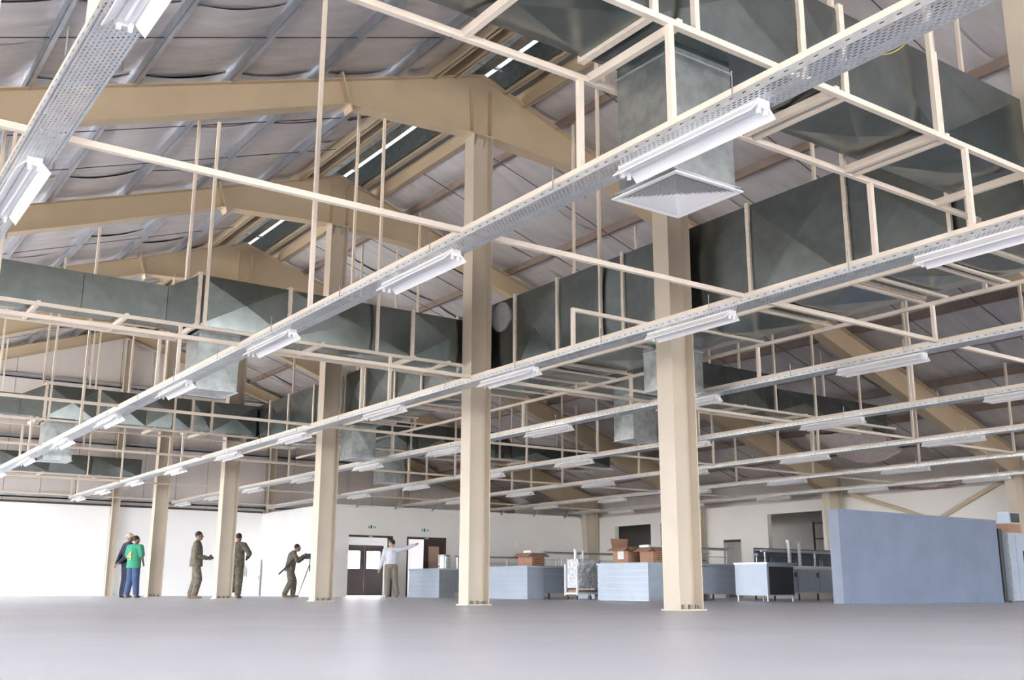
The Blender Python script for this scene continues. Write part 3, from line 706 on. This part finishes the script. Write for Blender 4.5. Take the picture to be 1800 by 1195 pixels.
# ------------------------------------------------------------------ serving counters
def counter(y0, y1, x1, label, guard=True):
    x0 = 7.60; o = (x0, y0, 0)
    t = tag(thing('serving_counter', o), label, 'counter', 'stainless serving counters')
    MB().box(x0+0.02, x0+0.60, y0+0.02, y1-0.02, 0.0, 0.86).build('end_body', 'steel', t, o)
    for k in range(6):
        MB().box(x0, x0+0.02, y0, y1, 0.012+k*0.142, 0.012+k*0.142+0.130).build('cladding_strip', 'steel_film', t, o)
    MB().box(x0+0.60, x1, y0+0.10, y1-0.05, 0.16, 0.86).build('body', 'steel', t, o)
    for k in range(4):
        MB().box(x0+0.62, x1-0.02, y0+0.085, y0+0.10, 0.17+k*0.172, 0.17+k*0.172+0.160).build('front_strip', 'steel_film', t, o)
    MB().box(x0-0.03, x1+0.02, y0-0.03, y1+0.02, 0.86, 0.91).build('worktop', 'steel_film', t, o)
    xx = x0+0.9
    while xx < x1:
        for yy in (y0+0.2, y1-0.15): MB().cyl((xx, yy, 0), (xx, yy, 0.16), 0.025, n=8).build('foot', 'steel_dark', t, o)
        xx += 1.2
    if guard:
        gx0, gx1 = x0+0.95, x1-0.1; yy = y0+0.45
        n = max(2, int((gx1-gx0)/0.9)+1)
        for k in range(n):
            gx = gx0+(gx1-gx0)*k/(n-1)
            MB().cyl((gx, yy, 0.91), (gx, yy, 1.30), 0.028, n=8).build('guard_post', 'galv_bright', t, o)
        MB().bar((gx0-0.05, yy, 1.30), (gx1+0.05, yy, 1.30), 0.07, 0.07).build('guard_rail', 'galv_bright', t, o)
        MB().box(gx0, gx1, yy-0.2, yy+0.2, 1.315, 1.325).build('guard_shelf', 'steel_film', t, o)
        MB().bar((gx0, yy, 1.10), (gx1, yy, 1.10), 0.018).build('lower_rail', 'steel', t, o)
        for k in range(5):
            gx = gx0+0.5+k*0.10
            MB().cyl((gx, yy+0.12, 0.91), (gx, yy+0.12, 1.16), 0.012, n=6).build('pipe', 'galv_bright', t, o)
        # end hoop
        MB().cyl((x0+0.45, yy, 0.91), (x0+0.45, yy, 1.32), 0.032, n=8).cyl((x0+0.45, yy+0.28, 0.91), (x0+0.45, yy+0.28, 1.32), 0.032, n=8).bar((x0+0.45, yy-0.03, 1.32), (x0+0.45, yy+0.31, 1.32), 0.07, 0.06).build('hoop', 'white_enamel', t, o)
    return t
counter(28.72, 30.62, 11.6, 'stainless counter beneath the urns near the doorways')
counter(23.98, 25.90, 11.3, 'stainless counter between the two nearest columns with one carton on it')
counter(19.02, 20.92, 10.9, 'stainless counter with two open cartons, left of the nearest full column')
# drawer stack and end panel beside the middle counter
ds = tag(thing('drawer_unit', (9.3, 22.6, 0)), 'low stainless drawer unit beside the trolley', 'drawer unit'); do = (9.3, 22.6, 0)
MB().box(8.75, 10.3, 22.4, 23.2, 0.12, 0.84).build('carcass', 'steel', ds, do)
for k in range(5): MB().box(9.0, 10.28, 22.38, 22.40, 0.14+k*0.138, 0.14+k*0.138+0.13).build('drawer_front', 'steel_film', ds, do)
MB().box(8.72, 8.75, 22.4, 23.2, 0.02, 0.90).build('end_panel', 'steel_film', ds, do)
MB().box(8.70, 10.32, 22.36, 23.22, 0.84, 0.88).build('worktop', 'steel', ds, do)
for xx in (8.9, 10.2):
    for yy in (22.5, 23.1): MB().cyl((xx, yy, 0), (xx, yy, 0.12), 0.025, n=8).build('foot', 'steel_dark', ds, do)
# zig zag cable on the far counter
b = MB(); P = [(8.62, 28.78, 0.84), (8.78, 28.78, 0.62), (8.58, 28.78, 0.40), (8.84, 28.78, 0.06)]
for p, q_ in zip(P[:-1], P[1:]): b.cyl(p, q_, 0.012, n=6)
tag(b.build('hanging_cable', 'black', None, P[0]), 'black zigzag cable hanging down the counter beneath the urns', 'cable')
# urns
def urn(x, y, label, wrap):
    o = (x, y, 0.91); t = tag(thing('steel_urn', o), label, 'urn', 'urns on the far counter')
    MB().cyl((x, y, 0.91), (x, y, 1.31), 0.20, n=20).build('urn_body', 'galv_bright', t, o, smooth=False)
    MB().cyl((x, y, 1.31), (x, y, 1.34), 0.205, 0.17, n=20).build('lid', 'galv', t, o)
    MB().cyl((x-0.2, y-0.02, 1.0), (x-0.27, y-0.02, 0.99), 0.015, n=8).build('tap', 'galv', t, o)
    if wrap:
        MB().ell((x-0.14, y-0.1, 1.04), (0.18, 0.14, 0.13)).build('wrapping', 'plastic_wrap', t, o, smooth=True)
urn(8.20, 29.4, 'steel urn on the far counter, left one', False)
urn(9.45, 29.4, 'steel urn half wrapped in clear plastic, right one', True)

# cartons with open flaps
def carton(x, y, z, sx, sy, sz, rz, label, back=False, paper=False):
    o = (x, y, z); t = tag(thing('cardboard_box', o), label, 'box', 'open cartons on counters'); t.rotation_euler = (0, 0, rz)
    h = 0.006
    def add(m, nm, mt='cardboard'):
        ob = m.build(nm, mt, t); return ob
    m = MB().box(-sx/2, sx/2, -sy/2, -sy/2+h, 0, sz).box(-sx/2, sx/2, sy/2-h, sy/2, 0, sz).box(-sx/2, -sx/2+h, -sy/2, sy/2, 0, sz).box(sx/2-h, sx/2, -sy/2, sy/2, 0, sz).box(-sx/2, sx/2, -sy/2, sy/2, 0, h)
    add(m, 'box_body')
    f = 0.20; d = 0.10
    for s in (-1, 1):
        e = -sy/2 if s < 0 else sy/2
        zz = 0.22 if (back and s > 0) else -d
        ff = 0.02 if (back and s > 0) else f*0.9
        add(MB().add([(-sx/2-0.02, e, sz), (sx/2+0.02, e, sz), (sx/2+0.06, e+s*ff, sz+zz), (-sx/2-0.06, e+s*ff, sz+zz), (-sx/2-0.02, e, sz+h), (sx/2+0.02, e, sz+h), (sx/2+0.06, e+s*ff, sz+zz+h), (-sx/2-0.06, e+s*ff, sz+zz+h)],
                     [(0,1,2,3),(7,6,5,4),(0,4,5,1),(1,5,6,2),(2,6,7,3),(3,7,4,0)]), 'flap')
        e = s*sx/2
        add(MB().add([(e, -sy/2, sz), (e, sy/2, sz), (e+s*f*0.9, sy/2+0.05, sz-d), (e+s*f*0.9, -sy/2-0.05, sz-d), (e, -sy/2, sz+h), (e, sy/2, sz+h), (e+s*f*0.9, sy/2+0.05, sz-d+h), (e+s*f*0.9, -sy/2-0.05, sz-d+h)],
                     [(0,1,2,3),(7,6,5,4),(0,4,5,1),(1,5,6,2),(2,6,7,3),(3,7,4,0)]), 'flap')
    for k in range(4):
        add(MB().box(-0.15, 0.15-0.04*(k % 2), -sy/2-0.002, -sy/2, 0.07+k*0.05, 0.07+k*0.05+0.016), 'print_line', 'print_ink')
    if paper: add(MB().box(-sx/2-0.003, -sx/2, -0.12, 0.10, sz*0.25, sz*0.85), 'paper_label', 'paper')
carton(8.15, 24.55, 0.91, 0.46, 0.62, 0.36, 0.08, 'open cardboard box alone on the middle counter')
carton(8.10, 20.32, 0.91, 0.50, 0.55, 0.40, 0.05, 'open cardboard box with raised back flap and white label', True, True)
carton(8.20, 19.42, 0.91, 0.52, 0.52, 0.37, -0.05, 'open cardboard box nearest the large cream column')

# trolley wrapped in plastic
tl = tag(thing('trolley', (8.1, 21.9, 0)), 'white framed trolley wrapped in clear plastic between the counters', 'trolley'); to = (8.1, 21.9, 0)
xa, xb, yv = 7.72, 8.50, 21.9
for xx in (xa, xb):
    MB().bar((xx, yv, 0.12), (xx, yv, 0.92), 0.05).build('upright', 'white_enamel', tl, to)
    MB().bar((xx, yv+0.5, 0.12), (xx, yv+0.5, 0.92), 0.05).build('upright', 'white_enamel', tl, to)
    MB().cyl((xx-0.02, yv+0.05, 0.06), (xx+0.02, yv+0.05, 0.06), 0.06, n=12).build('caster', 'steel_dark', tl, to)
    MB().cyl((xx-0.02, yv+0.45, 0.06), (xx+0.02, yv+0.45, 0.06), 0.06, n=12).build('caster', 'steel_dark', tl, to)
MB().box(xa, xb, yv, yv+0.5, 0.14, 0.19).build('deck', 'white_enamel', tl, to)
MB().box(xa+0.05, xb-0.05, yv+0.02, yv+0.45, 0.19, 0.26).build('shelf_liner', 'cardboard', tl, to)
b = MB(); n = 9
for j in range(n):
    for i in range(n):
        b.v.append((xa+0.02+(xb-xa-0.04)*i/(n-1)+random.uniform(-0.02, 0.02), yv-0.02+random.uniform(-0.03, 0.02), 0.30+0.74*j/(n-1)+random.uniform(-0.025, 0.025)))
for j in range(n):
    for i in range(n):
        b.v.append((xa+0.02+(xb-xa-0.04)*i/(n-1), yv+0.45, 0.30+0.74*j/(n-1)))
for q0 in (0, n*n):
    b.f += [(q0+j*n+i, q0+j*n+i+1, q0+(j+1)*n+i+1, q0+(j+1)*n+i) for j in range(n-1) for i in range(n-1)]
for j in range(n-1):
    for i in (0, n-1): b.f.append((j*n+i, (j+1)*n+i, n*n+(j+1)*n+i, n*n+j*n+i))
for i in range(n-1):
    for j in (0, n-1): b.f.append((j*n+i, j*n+i+1, n*n+j*n+i+1, n*n+j*n+i))
b.build('plastic_bundle', 'plastic_wrap', tl, to)
MB().cyl((xa+0.1, yv+0.2, 0.92), (xa+0.1, yv+0.2, 1.30), 0.034, n=8).cyl((xa+0.36, yv+0.2, 0.92), (xa+0.36, yv+0.2, 1.30), 0.034, n=8).bar((xa+0.06, yv+0.2, 1.30), (xa+0.40, yv+0.2, 1.30), 0.05, 0.04).build('handle_hoop', 'white_enamel', tl, to)

# stainless floor cabinet in front of the right counters
mc = tag(thing('steel_cabinet', (9.5, 16.8, 0)), 'bright stainless cabinet on legs with a dark front, right of the nearest full column', 'cabinet'); mo = (9.5, 16.8, 0)
X0, X1, Ya, Yb = 9.35, 10.30, 16.85, 17.85
MB().box(X0, X1, Ya, Yb, 0.14, 0.86).build('body', 'steel_film', mc, mo)
MB().box(X0+0.06, X1-0.04, Ya-0.012, Ya, 0.16, 0.80).build('front_panel', 'steel_dark', mc, mo)
MB().box(X0-0.02, X1+0.12, Ya-0.03, Yb+0.02, 0.86, 0.90).build('worktop', 'galv_bright', mc, mo)
for xx in (X0+0.04, X1-0.04):
    for yy in (Ya+0.04, Yb-0.04): MB().cyl((xx, yy, 0), (xx, yy, 0.14), 0.022, n=8).build('leg', 'galv_bright', mc, mo)
MB().cyl((X0+0.45, Yb-0.3, 0.90), (X0+0.45, Yb-0.3, 1.08), 0.010, n=6).ell((X0+0.45, Yb-0.3, 1.10), (0.06, 0.06, 0.045)).build('tap', 'galv_bright', mc, mo)
# right counters behind it
def island(x0, x1, y0, label, hoop):
    o = (x0, y0, 0); t = tag(thing('serving_counter', o), label, 'counter', 'stainless serving counters')
    MB().box(x0, x1, y0, y0+0.8, 0.18, 0.84).build('body', 'steel', t, o)
    n = int((x1-x0)/0.75)
    for k in range(n):
        a = x0+(x1-x0)*k/n; c = x0+(x1-x0)*(k+1)/n
        dpt = MB().box(a+0.015, c-0.015, y0-0.015, y0, 0.20, 0.80).build('door_panel', 'steel_film', t, o)
        MB().box(c-0.12, c-0.05, y0-0.03, y0-0.015, 0.60, 0.72).build('handle', 'steel_dark', dpt, o)
    MB().box(x0-0.03, x1+0.03, y0-0.04, y0+0.84, 0.84, 0.89).build('worktop', 'steel', t, o)
    for xx in (x0+0.08, (x0+x1)/2, x1-0.08):
        for yy in (y0+0.08, y0+0.72): MB().cyl((xx, yy, 0.0), (xx, yy, 0.18), 0.025, n=8).build('foot', 'steel_dark', t, o)
    yy = y0+0.4; k = 0; xx = x0+0.15
    while xx < x1:
        MB().cyl((xx, yy, 0.89), (xx, yy, 1.26), 0.030, n=8).build('guard_post', 'galv_bright', t, o)
        for e in (0.10, 0.2): MB().cyl((xx+0.3+e, yy+0.15, 0.89), (xx+0.3+e, yy+0.15, 1.13), 0.013, n=6).build('pipe', 'galv_bright', t, o)
        xx += 1.0
    MB().bar((x0, yy, 1.27), (x1, yy, 1.27), 0.06, 0.05).build('guard_rail', 'galv_bright', t, o)
    MB().box(x0, x1, yy+0.24, yy+0.26, 0.89, 1.36).build('back_panel', 'blue_panel', t, o)
    MB().bar((x0, yy, 1.10), (x1, yy, 1.10), 0.02).build('lower_rail', 'steel_dark', t, o)
    MB().box(x0, x1, yy-0.22, yy+0.22, 1.29, 1.30).build('guard_shelf', 'steel', t, o)
    if hoop is not None:
        for e in (0, 0.42): MB().cyl((hoop+e, y0+0.1, 0.89), (hoop+e, y0+0.1, 1.52), 0.045, n=10).build('hoop_leg', 'white_enamel', t, o)
        MB().bar((hoop-0.05, y0+0.1, 1.53), (hoop+0.47, y0+0.1, 1.53), 0.10, 0.07).build('hoop_top', 'white_enamel', t, o)
    return t
island(10.75, 12.6, 21.6, 'long low stainless counter with guard rail right of the nearest full column', None)
island(11.6, 15.2, 18.6, 'stainless counter with tall white hoop beside the grey blue partition', 12.35)

# grey blue partition and the pale cabinet at the right edge
pt = tag(thing('partition_panel', (11, 13.9, 0)), 'large grey blue painted partition panel standing at the right', 'partition'); po = (11, 13.9, 0)
MB().box(8.12, 13.98, 13.80, 14.04, 0, 1.90).build('panel_core', 'blue_panel', pt, po)
MB().box(8.12, 8.32, 13.785, 13.80, 0, 1.90).build('edge_board', 'blue_panel', pt, po)
MB().box(8.33, 13.98, 13.785, 13.80, 1.84, 1.90).build('top_board', 'blue_panel', pt, po)
MB().box(8.33, 13.98, 13.785, 13.80, 0.0, 0.08).build('bottom_board', 'blue_panel', pt, po)
MB().box(8.33, 13.98, 13.792, 13.80, 0.085, 1.835).build('face_board', 'blue_panel', pt, po)
pc = tag(thing('pale_cabinet', (14.6, 13.9, 0)), 'pale blue upright steel cabinet cut off by the right edge', 'cabinet'); pco = (14.6, 13.9, 0)
MB().box(14.22, 15.4, 13.72, 14.5, 0.04, 1.62).build('carcass', 'steel_film', pc, pco)
MB().box(14.60, 15.36, 13.70, 13.72, 0.10, 1.56).build('door_panel', 'steel_film', pc, pco)
MB().box(14.86, 14.98, 13.67, 13.70, 0.75, 1.2).build('handle', 'steel_dark', pc, pco)
MB().box(14.20, 14.24, 13.66, 13.72, 0.02, 1.62).build('edge_trim', 'galv_bright', pc, pco)
for xx in (14.3, 15.3):
    for yy in (13.8, 14.4): MB().cyl((xx, yy, 0), (xx, yy, 0.04), 0.03, n=8).build('foot', 'steel_dark', pc, pco)
tag(MB().box(14.03, 14.16, 13.78, 14.3, 0, 1.70).build('dark_gap_box', 'steel_dark', None, (14.1, 14, 0)), 'dark upright box filling the dark gap between partition and pale cabinet', 'post')  # dark box put in to give the dark gap beside the cabinet
tag(MB().box(14.75, 15.35, 13.95, 14.35, 1.62, 1.86).build('flat_carton', 'cardboard', None, (15, 14.1, 1.62)), 'brown carton lying on top of the pale cabinet', 'box')
gu = tag(thing('grey_unit', (15.2, 14.1, 1.86)), 'grey framed unit on top of the brown carton at the right edge', 'unit'); guo = (15.2, 14.1, 1.86)
MB().box(14.95, 15.4, 14.0, 14.3, 1.86, 2.16).build('case', 'steel_film', gu, guo)
MB().box(15.02, 15.38, 13.985, 14.0, 1.90, 2.12).build('face', 'steel_dark', gu, guo)

# store room items seen through the openings
for k, (y, z) in enumerate(((22.5, 0), (23.6, 0), (30.6, 0))):
    sh = tag(thing('store_shelf', (20.5, y, 0)), ['tall dark shelf inside the right wall opening, nearer one', 'tall dark shelf inside the right wall opening, farther one', 'tall dark shelf inside the far right opening'][k], 'shelf', 'shelves in the store')
    so = (20.5, y, 0)
    for xx in (20.0, 21.0):
        for yy in (y-0.4, y+0.4): MB().bar((xx, yy, 0), (xx, yy, 2.6), 0.05).build('upright', 'steel_dark', sh, so)
    for zz in (0.4, 1.2, 2.0, 2.55): MB().box(20.0, 21.0, y-0.4, y+0.4, zz, zz+0.03).build('shelf_board', 'steel_dark', sh, so)

# ------------------------------------------------------------------ people
def remesh(mb, name, m, vox, parent, smooth=4):
    me = mb.mesh(name); ob = bpy.data.objects.new(name, me); COL.objects.link(ob)
    r = ob.modifiers.new('r', 'REMESH'); r.mode = 'VOXEL'; r.voxel_size = vox; r.use_smooth_shade = True
    s = ob.modifiers.new('s', 'SMOOTH'); s.factor = 0.5; s.iterations = smooth
    dg = bpy.context.evaluated_depsgraph_get(); dg.update()
    ev = ob.evaluated_get(dg); nm = bpy.data.meshes.new_from_object(ev)
    ob.modifiers.clear(); ob.data = nm; nm.name = name
    nm.materials.clear(); nm.materials.append(MATS[m])
    for p in nm.polygons: p.use_smooth = True
    ob.parent = parent
    return ob
def ecyl(mb, p0, p1, a, b, n=16):
    p0, p1 = Vector(p0), Vector(p1)
    vs = [p+Vector((r[0]*math.cos(2*math.pi*i/n), r[1]*math.sin(2*math.pi*i/n), 0)) for p, r in ((p0, a), (p1, b)) for i in range(n)]
    mb.add(vs, [(i, (i+1) % n, n+(i+1) % n, n+i) for i in range(n)]+[tuple(range(n))[::-1], tuple(range(n, 2*n))])
def limb(mb, pts, rs, n=10):
    for (p, q_, a, b) in zip(pts[:-1], pts[1:], rs[:-1], rs[1:]):
        mb.cyl(p, q_, a, b, n)
    for p, r in zip(pts, rs): mb.ell(p, (r, r, r), n, 6)
def person(label, loc, face, H, J, cloth, hairy=True, cap=None, sleeves='long', skin='skin', head_turn=0.0, lean=0.0, untuck=False, shoe='boot'):
    """face: heading in the ground plane (unit vector). Local frame: +y forward, +x right, z up; J overrides joints (for a 1.75 m body)."""
    t = tag(thing('person', loc), label, 'person', 'people in the hall')
    t.rotation_euler = (0, 0, math.atan2(face[1], face[0])-math.pi/2); k = H/1.75; t.scale = (k, k, k)
    D = dict(hipR=(0.09, 0, 0.93), hipL=(-0.09, 0, 0.93), kneeR=(0.10, 0.02, 0.50), kneeL=(-0.10, 0.02, 0.50), ankR=(0.10, -0.02, 0.09), ankL=(-0.10, -0.02, 0.09),
             shR=(0.19, 0, 1.42), shL=(-0.19, 0, 1.42), elR=(0.25, -0.03, 1.14), elL=(-0.25, -0.03, 1.14), wrR=(0.25, 0.05, 0.90), wrL=(-0.25, 0.05, 0.90),
             neck=(0, 0.0, 1.50), head=(0, 0.03, 1.63), chest=(0, 0, 1.28), waist=(0, 0.01, 1.06), toeR=(0.02, 1), toeL=(-0.02, 1))
    D.update(J); V = {a: Vector(b) for a, b in D.items() if len(b) == 3}
    # body
    b = MB()
    b.ell(V['chest'], (0.155, 0.10, 0.19)); b.ell(V['waist'], (0.135, 0.09, 0.16)); b.ell((V['hipR']+V['hipL'])/2, (0.15, 0.105, 0.12))
    limb(b, [V['shL'], (V['shL']+V['shR'])/2+Vector((0, 0, 0.02)), V['shR']], [0.062, 0.085, 0.062])
    limb(b, [(V['shL']+V['shR'])/2, V['neck'], V['head']], [0.07, 0.056, 0.055])
    for s in 'RL':
        limb(b, [V['hip'+s], V['knee'+s], V['ank'+s]], [0.085, 0.056, 0.038])
        limb(b, [V['sh'+s], V['el'+s], V['wr'+s]], [0.052, 0.040, 0.028])
    # head with face
    Rh = Matrix.Rotation(head_turn, 3, 'Z'); h = V['head']
    def hp(x, y, z): return h+Rh @ Vector((x, y, z))
    b.ell(hp(0, 0, 0.02), (0.074, 0.095, 0.105), R=Rh); b.ell(hp(0, 0.03, -0.055), (0.055, 0.065, 0.06), R=Rh)
    b.ell(hp(0, 0.10, -0.01), (0.013, 0.022, 0.022), 8, 6, R=Rh)
    for s in (-1, 1): b.ell(hp(s*0.076, -0.005, 0.0), (0.012, 0.022, 0.032), 8, 6, R=Rh)
    # hands with five fingers
    for s, sg in (('R', 1), ('L', -1)):
        d = (V['wr'+s]-V['el'+s]).normalized(); side = d.cross(Vector((0, 1, 0.2))).normalized()
        if side.length < 0.1: side = Vector((1, 0, 0))
        nrm = side.cross(d).normalized(); w = V['wr'+s]; pc_ = w+d*0.05
        b.ell(pc_, (0.030, 0.045, 0.018), 10, 6, R=Matrix((side, d, nrm)).transposed())
        for i, ln in enumerate((0.065, 0.075, 0.07, 0.055)):
            o_ = pc_+side*(-0.024+0.016*i)+d*0.035; m_ = o_+d*ln*0.55-nrm*0.006; e_ = m_+d*ln*0.40-nrm*0.022
            limb(b, [o_, m_, e_], [0.0095, 0.009, 0.0075], 6)
        o_ = pc_-side*0.026-d*0.015; limb(b, [o_, o_-side*0.024+d*0.026, o_-side*0.026+d*0.052], [0.011, 0.010, 0.008], 6)
    body = remesh(b, 'body', skin, 0.0085, t, 2)
    for s in (-1, 1):
        MB().ell(hp(s*0.030, 0.088, 0.018), (0.012, 0.008, 0.008), 8, 5, R=Rh).build('eye', 'black', body, smooth=True)
    MB().ell(hp(0, 0.092, -0.055), (0.022, 0.006, 0.006), 8, 5, R=Rh).build('mouth', 'brown_glass', body, smooth=True)
    # clothes
    c = MB(); g = 0.018
    c.ell(V['chest'], (0.205, 0.150, 0.21)); c.ell(V['waist']+Vector((0, 0, 0.0)), (0.19, 0.145, 0.17))
    hm = (V['hipR']+V['hipL'])/2
    if untuck: ecyl(c, hm-Vector((0, 0, 0.10)), V['chest'], (0.218, 0.175), (0.200, 0.150))
    limb(c, [V['shL'], (V['shL']+V['shR'])/2, V['shR']], [0.090, 0.112, 0.090])
    for s in 'RL':
        if sleeves == 'long': limb(c, [V['sh'+s], V['el'+s], V['wr'+s]], [0.088, 0.070, 0.052])
        else: limb(c, [V['sh'+s], V['sh'+s].lerp(V['el'+s], 0.75)], [0.092, 0.086])
    remesh(c, 'shirt', cloth[0], 0.014, body, 3)
    c = MB(); c.ell((V['hipR']+V['hipL'])/2+Vector((0, 0, 0.03)), (0.180, 0.140, 0.14))
    for s in 'RL':
        limb(c, [V['hip'+s], V['knee'+s], V['ank'+s]+Vector((0, 0, 0.03))], [0.118, 0.102, 0.090])
    remesh(c, 'trousers', cloth[1], 0.014, body, 3)
    for s in 'RL':
        a = V['ank'+s]; f = Vector((D['toe'+s][0], D['toe'+s][1], 0)).normalized(); z0 = a.z-0.09
        c = MB(); limb(c, [a-f*0.03+Vector((0, 0, 0.05)), a-f*0.03+Vector((0, 0, -0.035))], [0.052, 0.054])
        limb(c, [a-f*0.03+Vector((0, 0, -0.045)), a+f*0.10+Vector((0, 0, -0.05)), a+f*0.17+Vector((0, 0, -0.056))], [0.045, 0.040, 0.032])
        remesh(c, 'shoe', shoe, 0.012, body, 2)
    if cap:
        c = MB(); c.ell(hp(0, -0.005, 0.055), (0.088, 0.108, 0.085), R=Rh); c.ell(hp(0, -0.11, 0.035), (0.06, 0.06, 0.012), R=Rh)
        remesh(c, 'cap', cap, 0.010, body, 2)
    else:
        c = MB(); c.ell(hp(0, -0.018, 0.045), (0.083, 0.096, 0.092), R=Rh)
        remesh(c, 'hair', 'hair', 0.010, body, 2)
    return t, body, V
RT = Vector((math.cos(yaw), -math.sin(yaw), 0)); FW = Vector((math.sin(yaw), math.cos(yaw), 0))
# man in white shirt, back to camera, right arm pointing right
person('man in white long sleeved shirt pointing right with an outstretched arm', (6.30, 29.5, 0), (FW*0.98-RT*0.2), 1.78,
       dict(elR=(0.46, 0.05, 1.50), wrR=(0.70, 0.10, 1.60), shR=(0.19, 0, 1.44), elL=(-0.27, 0.0, 1.14), wrL=(-0.34, 0.08, 0.90), kneeR=(0.13, 0.03, 0.50), ankR=(0.19, 0.0, 0.09), ankL=(-0.10, -0.02, 0.09)),
       ('shirt_white', 'khaki'), skin='skin_light', head_turn=1.2)
# green shirt man
tg, bg_, Vg = person('man in bright green shirt and blue jeans standing with his back turned', (-1.38, 30.4, 0), (FW*0.95+RT*0.30), 1.70,
       dict(elR=(0.25, 0.02, 1.14), wrR=(0.17, 0.20, 1.0), elL=(-0.25, 0.0, 1.14), wrL=(-0.19, 0.16, 0.95), ankL=(-0.13, -0.04, 0.09), ankR=(0.12, 0.05, 0.09)),
       ('green_shirt', 'jeans'), sleeves='short', untuck=True, head_turn=-0.5)
fc = bpy.data.curves.new('shirt_number', 'FONT'); fc.body = '4'; fc.size = 0.36; fc.align_x = 'CENTER'; fc.extrude = 0.004
fo = bpy.data.objects.new('tmp', fc); COL.objects.link(fo)
dg = bpy.context.evaluated_depsgraph_get(); nm = bpy.data.meshes.new_from_object(fo.evaluated_get(dg)); bpy.data.objects.remove(fo)
nm.materials.append(MATS['orange']); no = bpy.data.objects.new('shirt_number', nm); COL.objects.link(no)
no.parent = bg_; no.rotation_euler = (math.radians(88), 0, 0); no.location = (-0.04, -0.182, 1.06)
# person in dark clothes and cap behind him
person('person in dark clothes and pale cap half hidden behind the green shirt', (-1.33, 31.3, 0), (RT*0.75+FW*0.65), 1.80,
       dict(elR=(0.24, -0.10, 1.14), wrR=(0.06, -0.22, 0.95), elL=(-0.26, -0.10, 1.14), wrL=(-0.10, -0.24, 0.92)), ('navy', 'navy'), cap='cap', shoe='black')
# soldier in profile
ts, bs, Vs = person('soldier in camouflage walking right while holding a small device', (-0.45, 27.9, 0), (RT*0.98+FW*0.15), 1.74,
       dict(elR=(0.24, 0.0, 1.11), wrR=(0.13, 0.25, 1.07), elL=(-0.24, 0.0, 1.11), wrL=(-0.13, 0.25, 1.06), kneeR=(0.09, 0.10, 0.50), ankR=(0.09, 0.02, 0.09), kneeL=(-0.09, 0.0, 0.50), ankL=(-0.09, -0.10, 0.09)), ('camo', 'camo'), untuck=True)
b = MB().box(-0.10, 0.12, 0.31, 0.43, 1.03, 1.10).box(-0.03, 0.05, 0.34, 0.40, 1.10, 1.14); dv = b.build('hand_device', 'black', ts)
# soldier walking away behind the column
person('soldier in camouflage walking away, partly behind a cream column', (0.86, 28.4, 0), (FW*0.95+RT*0.25), 1.76,
       dict(elR=(0.40, -0.06, 1.20), wrR=(0.24, 0.14, 1.10), elL=(-0.30, 0.02, 1.16), wrL=(-0.16, 0.2, 1.1), kneeR=(0.08, 0.04, 0.50), ankR=(0.06, 0.04, 0.09), kneeL=(-0.10, 0.16, 0.54), ankL=(-0.10, -0.02, 0.24)), ('camo', 'camo'), untuck=True, head_turn=0.1)
# soldier with camera and rifle
tc_, bc_, Vc = person('soldier leaning into a camera on a tripod with a rifle slung behind', (3.80, 31.6, 0), (RT*0.97+FW*0.2), 1.70,
       dict(chest=(0, 0.06, 1.26), neck=(0, 0.16, 1.47), head=(0, 0.22, 1.57), shR=(0.18, 0.10, 1.39), shL=(-0.18, 0.10, 1.39), elR=(0.24, 0.22, 1.16), wrR=(0.10, 0.42, 1.32), elL=(-0.22, 0.28, 1.16), wrL=(-0.08, 0.46, 1.28),
            kneeR=(0.10, 0.06, 0.50), ankR=(0.10, -0.12, 0.09), kneeL=(-0.10, 0.16, 0.50), ankL=(-0.10, 0.14, 0.09)), ('camo', 'camo'), untuck=True)
b = MB().bar((0.26, -0.34, 0.72), (0.24, 0.20, 1.26), 0.03, 0.05).bar((0.25, 0.02, 1.07), (0.27, 0.05, 0.93), 0.03, 0.06).bar((0.255, -0.12, 0.93), (0.25, 0.16, 1.23), 0.045, 0.08)
rf = b.build('slung_rifle', 'black', tc_)
tp0 = Vector((3.80, 31.6, 0)) + (RT*0.97+FW*0.2).normalized()*0.62
tp = tag(thing('tripod', tp0), 'thin dark camera tripod beside the leaning soldier', 'tripod')
for a in (0.4, 2.5, 4.6):
    e = tp0+Vector((0.34*math.cos(a), 0.34*math.sin(a), 0.0)); MB().cyl(tp0+Vector((0, 0, 1.02)), e+Vector((0, 0, 0.01)), 0.016, 0.010, n=6).build('leg', 'steel_dark', tp, tp0)
MB().cyl(tp0+Vector((0, 0, 0.8)), tp0+Vector((0, 0, 1.18)), 0.016, n=8).build('centre_post', 'steel_dark', tp, tp0)
vc = tag(thing('video_camera', tp0+Vector((0, 0, 1.18))), 'black video camera on the tripod', 'camera'); vo = tp0+Vector((0, 0, 1.18))
fdir = (RT*0.97+FW*0.2).normalized()
MB().bar(vo-fdir*0.16+Vector((0, 0, 0.09)), vo+fdir*0.14+Vector((0, 0, 0.09)), 0.13, 0.17).build('camera_body', 'black', vc, vo)
MB().cyl(vo+fdir*0.14+Vector((0, 0, 0.09)), vo+fdir*0.26+Vector((0, 0, 0.09)), 0.05, n=12).build('lens', 'black', vc, vo)
MB().bar(vo+fdir*0.10+Vector((0, 0, 0.18)), vo+fdir*0.12+Vector((0, 0, 0.30)), 0.02).bar(vo+fdir*0.02+Vector((0, 0, 0.30)), vo+fdir*0.20+Vector((0, 0, 0.30)), 0.05, 0.05).build('microphone', 'black', vc, vo)
